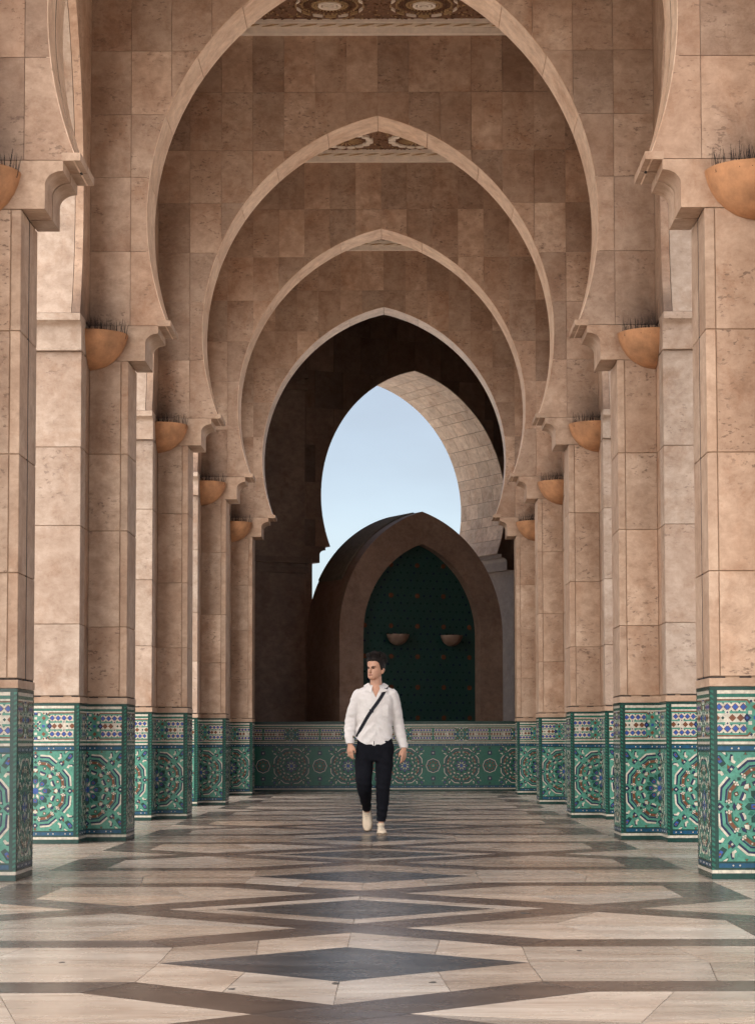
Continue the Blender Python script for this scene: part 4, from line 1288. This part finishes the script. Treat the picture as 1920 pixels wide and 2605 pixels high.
mb.grid(rows, True, True)
# nose, brow, chin, lips, ears
loft(mb, [(hw(0, -0.088, 0.006), 0.008, 0.010), (hw(0, -0.099, -0.014), 0.010, 0.012), (hw(0, -0.111, -0.036), 0.014, 0.013), (hw(0, -0.110, -0.046), 0.018, 0.010), (hw(0, -0.096, -0.052), 0.012, 0.007)], 12, True, (ht, st, 0))
loft(mb, [(hw(-0.045, -0.080, 0.006), 0.006, 0.006), (hw(-0.020, -0.092, 0.010), 0.009, 0.008), (hw(0.020, -0.092, 0.010), 0.009, 0.008), (hw(0.045, -0.080, 0.006), 0.006, 0.006)], 8, True, (0, 0, 1))
loft(mb, [(hw(-0.026, -0.090, -0.075), 0.004, 0.004), (hw(0, -0.100, -0.074), 0.008, 0.006), (hw(0.026, -0.090, -0.075), 0.004, 0.004)], 8, True, (0, 0, 1))
loft(mb, [(hw(-0.016, -0.092, -0.100), 0.010, 0.010), (hw(0.016, -0.092, -0.100), 0.010, 0.010)], 8, True, (0, 0, 1))
for s in (-1, 1):
    loft(mb, [(hw(s * 0.066, 0.014, -0.062), 0.006, 0.008), (hw(s * 0.076, 0.018, -0.042), 0.008, 0.016), (hw(s * 0.082, 0.022, -0.020), 0.008, 0.019), (hw(s * 0.076, 0.020, -0.002), 0.006, 0.010)], 10, True, (ht, st, 0))
loft(mb, [((0.012, 0.012, 1.62), 0.052, 0.058), ((0.012, 0.010, 1.55), 0.056, 0.060), ((0.012, 0.008, 1.49), 0.062, 0.064), ((0.010, 0.0, 1.44), 0.10, 0.075), ((0.008, 0.0, 1.38), 0.150, 0.098), ((0.0, 0.0, 1.20), 0.145, 0.095), ((0.0, 0.0, 1.0), 0.145, 0.092), ((0.0, 0.0, 0.86), 0.15, 0.095)], 24)
for sg, S_, E2, W_ in ((-1, SH_L, EL_L, WR_L), (1, SH_R, EL_R, WR_R)):
    loft(mb, smooth_path([((sg * 0.08, 0, 1.37), 0.045, 0.045), (S_, 0.045, 0.045), (E2, 0.036, 0.036), ((Vector(E2) * 0.6 + Vector(W_) * 0.4).to_tuple(), 0.036, 0.034), (W_, 0.026, 0.022), ((Vector(W_) + Vector((0, -0.005, -0.02))).to_tuple(), 0.027, 0.020)]), 14)
    # hand: palm and five fingers hanging from the wrist, back of the hand turned to the front
    W = Vector(W_); tw = R(50) if sg < 0 else R(-38)
    def hd(a, b, c):     # a along the knuckles (thumb side +), b out of the palm's back, c down
        # knuckle axis starts along -Y (thumb forward)
        kx = Vector((math.sin(tw) , -math.cos(tw), 0)) ; bx = Vector((sg * math.cos(tw), sg * math.sin(tw), 0))
        return W + kx * a + bx * b + Vector((0, -0.02 * c / 0.1, -c))
    kref = tuple((hd(1, 0, 0) - hd(0, 0, 0)))
    loft(mb, [(hd(0, 0, -0.01), 0.026, 0.018), (hd(0.0, 0.0, 0.025), 0.033, 0.017), (hd(0.0, 0.002, 0.060), 0.040, 0.016), (hd(0.0, 0.0, 0.090), 0.039, 0.013)], 14, True, kref)
    for fi, (a, L) in enumerate(((0.029, 0.070), (0.010, 0.078), (-0.010, 0.072), (-0.028, 0.056))):
        bend = 0.30 + 0.12 * fi
        p = [hd(a, 0, 0.080), hd(a * 1.02, -0.004 - 0.1 * L * bend, 0.088 + L * 0.38), hd(a, -0.022 * bend - L * 0.35 * bend, 0.086 + L * 0.72), hd(a * 0.98, -0.035 * bend - L * 0.8 * bend, 0.084 + L * 0.93)]
        loft(mb, [(p[0], 0.0092, 0.0092), (p[1], 0.0088, 0.0088), (p[2], 0.0080, 0.0080), (p[3], 0.0062, 0.0062)], 10, True, kref)
    loft(mb, [(hd(0.024, -0.004, 0.022), 0.014, 0.013), (hd(0.042, -0.012, 0.045), 0.0115, 0.0110), (hd(0.048, -0.020, 0.070), 0.0098, 0.0095), (hd(0.045, -0.026, 0.092), 0.0075, 0.0075)], 10, True, kref)
for leg, foot in ((ll, Vector((-0.084, 0.300, 0.215))), (lr, Vector((0.061, -0.030, 0.070)))):
    keys = [(c, max(a - 0.022, 0.026), max(b - 0.022, 0.028)) for c, a, b in leg]
    loft(mb, keys + [(foot, 0.034, 0.036)], 14)
body_me = remesh(mb, 'body', M_SKIN, 0.0052, 3)
Mi = Matrix.Rotation(-HT, 3, 'Z')
NRM = [v.normal.copy() for v in body_me.vertices]
for v, vn in zip(body_me.vertices, NRM):
    if v.co.z > 1.55:
        p = Mi @ (v.co - HC_)
        if p.y < -0.04:
            for s in (-1, 1):
                d2 = ((p.x - s * 0.030) / 0.018) ** 2 + ((p.z + 0.007) / 0.012) ** 2
                v.co -= vn * (0.009 * math.exp(-d2))
link('body', body_me, person)
# brows, eyes, mouth
def face_bit(name, pts, r, m):
    b = MB(); loft(b, [(hw(*p), a, c) for p, (a, c) in zip(pts, r)], 8, True, (0, 0, 1)); link(name, b.mesh(name, m), person)
for s in (-1, 1):
    face_bit('eyebrow', [(s * 0.052, -0.079, 0.005), (s * 0.036, -0.091, 0.0095), (s * 0.016, -0.0975, 0.003)], [(0.0025, 0.004), (0.0048, 0.005), (0.005, 0.005)], M_HAIR)
    face_bit('eye', [(s * 0.045, -0.081, -0.008), (s * 0.030, -0.0885, -0.006), (s * 0.017, -0.0885, -0.009)], [(0.002, 0.003), (0.0048, 0.005), (0.003, 0.004)], M_EYE)
face_bit('mouth', [(-0.026, -0.0925, -0.0745), (0, -0.1070, -0.073), (0.026, -0.0925, -0.0745)], [(0.003, 0.003), (0.0058, 0.005), (0.003, 0.003)], M_LIP)
# hair
mb = MB(); rows = []
for i in range(40):
    la = R(-62 + 151 * i / 39)
    row = []
    for q in range(56):
        th = 2 * math.pi * q / 56                      # 0 = +x, 90 = back of the head
        d = Vector((math.cos(la) * math.cos(th), math.cos(la) * math.sin(th), math.sin(la)))
        sn = math.sin(th)
        nz = noise.noise(d * 3.2 + Vector((4, 1, 7))) * 0.6 + noise.noise(d * 8.5) * 0.5 + noise.noise(Vector((d.x * 16, d.y * 5, d.z * 5))) * 0.35
        top = max(0.0, d.z)
        r = Vector((0.086, 0.108 if sn > 0 else 0.106, 0.122 + 0.016 * max(0.0, -sn) * top))
        p = Vector((0, 0.006, 0.030)) + Vector((d.x * r.x, d.y * r.y, d.z * r.z)) + d * (nz * (0.007 + 0.026 * top))
        fr = max(0.0, -sn)
        line = (0.074 - 0.012 * abs(math.cos(th))) if fr > 0.62 else (-0.022 + 0.092 * max(0.0, (fr - 0.18) / 0.44) if sn > -0.9 and fr > 0.18 else (-0.022 if sn < 0.3 else -0.075))
        if p.z < line: p = Vector((0, 0.006, 0.0)) + (p - Vector((0, 0.006, 0.0))) * max(0.55, 1 - (line - p.z) / 0.016 * 0.30)
        row.append(hw(*p))
    rows.append(row)
mb.grid(rows, True, True)
hair = link('hair', mb.mesh('hair', M_HAIR), person)
mb = MB(); rn = random.Random(21)
for q in range(900):
    th = rn.uniform(0, 2 * math.pi); z = rn.uniform(0.02, 0.118)
    if math.sin(th) < -0.3 and z < 0.082: continue
    _, rx, yf, yb = hring_at(min(z, 0.116)); k = 1.0 + 0.012 / max(rx, 0.03)
    p = Vector((rx * k * math.cos(th), (yf + yb) / 2 + (yb - yf) / 2 * k * math.sin(th), z + 0.020))
    d = Vector((math.cos(th) * 0.6 - 0.35, math.sin(th) * 0.6 + 0.25, rn.uniform(0.2, 0.9))).normalized()
    e = p + d * rn.uniform(0.015, 0.042) + Vector((rn.uniform(-.008, .008), rn.uniform(-.008, .008), 0)); m_ = (p + e) / 2 + Vector((0, 0, 0.006))
    loft(mb, [(hw(*p), 0.004, 0.004), (hw(*m_), 0.0035, 0.0035), (hw(*e), 0.0008, 0.0008)], 5, False)
tag(link('hair_locks', mb.mesh('hair_locks', M_HAIR, False), hair), kind='stuff')
# shoes
def shoe(loc, rot):
    r = empty('shoe', loc); r.rotation_euler = rot; r.parent = person
    S = [(0.078, 0.016, 0.050), (0.070, 0.030, 0.082), (0.045, 0.037, 0.098), (0.005, 0.039, 0.100), (-0.035, 0.041, 0.086), (-0.080, 0.046, 0.068), (-0.125, 0.049, 0.056), (-0.165, 0.044, 0.049), (-0.195, 0.031, 0.041), (-0.207, 0.014, 0.031)]
    mb = MB(); rows = []
    for y, w, h in S:
        row = []
        for q in range(18):
            t = math.pi * q / 17
            row.append((w * math.copysign(abs(math.cos(t)) ** 0.75, math.cos(t)), y, 0.018 + (h - 0.018) * math.sin(t) ** 0.8))
        row += [(-w * 0.5, y, 0.016), (w * 0.5, y, 0.016)]
        rows.append(row)
    mb.grid(rows, True, True)
    link('upper', mb.mesh('upper', M_SHOE), r)
    mb = MB()
    out = [(w + 0.005, y) for y, w, h in S] + [(-w - 0.005, y) for y, w, h in reversed(S)]
    mb.prism(out, XY, 0.0, 0.027); link('sole', mb.mesh('sole', M_SOLE), r)
    for q in range(5):
        y = -0.035 - 0.020 * q; z = 0.092 - 0.0085 * q
        mb = MB(); loft(mb, [((-0.024, y + 0.004, z - 0.010), 0.0035, 0.0035), ((0, y, z), 0.0035, 0.0035), ((0.024, y + 0.004, z - 0.010), 0.0035, 0.0035)], 6, True, (0, 0, 1)); link('lace', mb.mesh('lace', M_LACE), r)
    mb = MB(); loft(mb, [((0, 0.02, 0.085), 0.036, 0.048), ((0, 0.022, 0.112), 0.038, 0.050)], 16, False); link('ankle_collar', mb.mesh('ankle_collar', M_SHOE), r)
    return r
shoe((0.060, -0.050, 0.0), (0, 0, R(4)))
shoe((-0.082, 0.352, 0.208), (R(66), R(-6), R(-8)))
# crossbody strap: a loop over the shoulder and under the other arm
fp = [(0.112, 1.452), (0.095, 1.425), (0.066, 1.372), (0.028, 1.315), (-0.012, 1.262), (-0.055, 1.20), (-0.10, 1.125), (-0.140, 1.055), (-0.168, 0.995), (-0.180, 0.965)]
pts = []
for a, b in zip(fp[:-1], fp[1:]):
    for q in range(4):
        x, z = a[0] + (b[0] - a[0]) * q / 4, a[1] + (b[1] - a[1]) * q / 4
        pts.append((x, front(x, z, 0.001), z))
strap = ribbon(pts, 0.034, 0.005, M_STRAP, 'front_strap', None)
bk = []
for a, b in zip(fp[:-1], fp[1:]):
    for q in range(4):
        x, z = a[0] + (b[0] - a[0]) * q / 4, a[1] + (b[1] - a[1]) * q / 4
        bk.append((x, front(x, z, 0.001, 1), z))
sb = ribbon(bk, 0.034, 0.005, M_STRAP, 'back_strap', None, 1)
bag = empty('crossbody_bag', MAN + Vector((-0.18, 0, 0.9)))
tag(bag, 'black bag strap slung diagonally across the white shirt', 'bag')
for o in (strap, sb):
    o.parent = bag; o.location = (0.18, 0, -0.9)
mb = MB(); top = []
for q in range(9):
    t = q / 8; y = pts[0][1] + (bk[0][1] - pts[0][1]) * t
    top.append((0.112 + 0.006 * math.sin(math.pi * t), y, 1.452 + 0.020 * math.sin(math.pi * t)))
mb.grid([[(x - 0.017, y, z), (x - 0.017, y, z + 0.005), (x + 0.017, y, z + 0.003), (x + 0.017, y, z - 0.002)] for x, y, z in top], True, True, smooth=False)
link('shoulder_strap', mb.mesh('shoulder_strap', M_STRAP), bag, (0.18, 0, -0.9))
mb = MB(); mb.box(-0.10, 0.10, 0.135, 0.185, 0.80, 0.98); me = mb.mesh('pouch', M_STRAP)
bm = bmesh.new(); bm.from_mesh(me); bmesh.ops.bevel(bm, geom=bm.edges[:], offset=0.018, segments=3, affect='EDGES'); bm.to_mesh(me); bm.free()
link('pouch', me, bag, (0.12, 0, -0.9))
mb = MB(); p = pts[18]; mb.box(p[0] - 0.02, p[0] + 0.02, p[1] - 0.012, p[1] - 0.004, p[2] - 0.016, p[2] + 0.016); link('buckle', mb.mesh('buckle', M_STRAP), bag, (0.18, 0, -0.9))
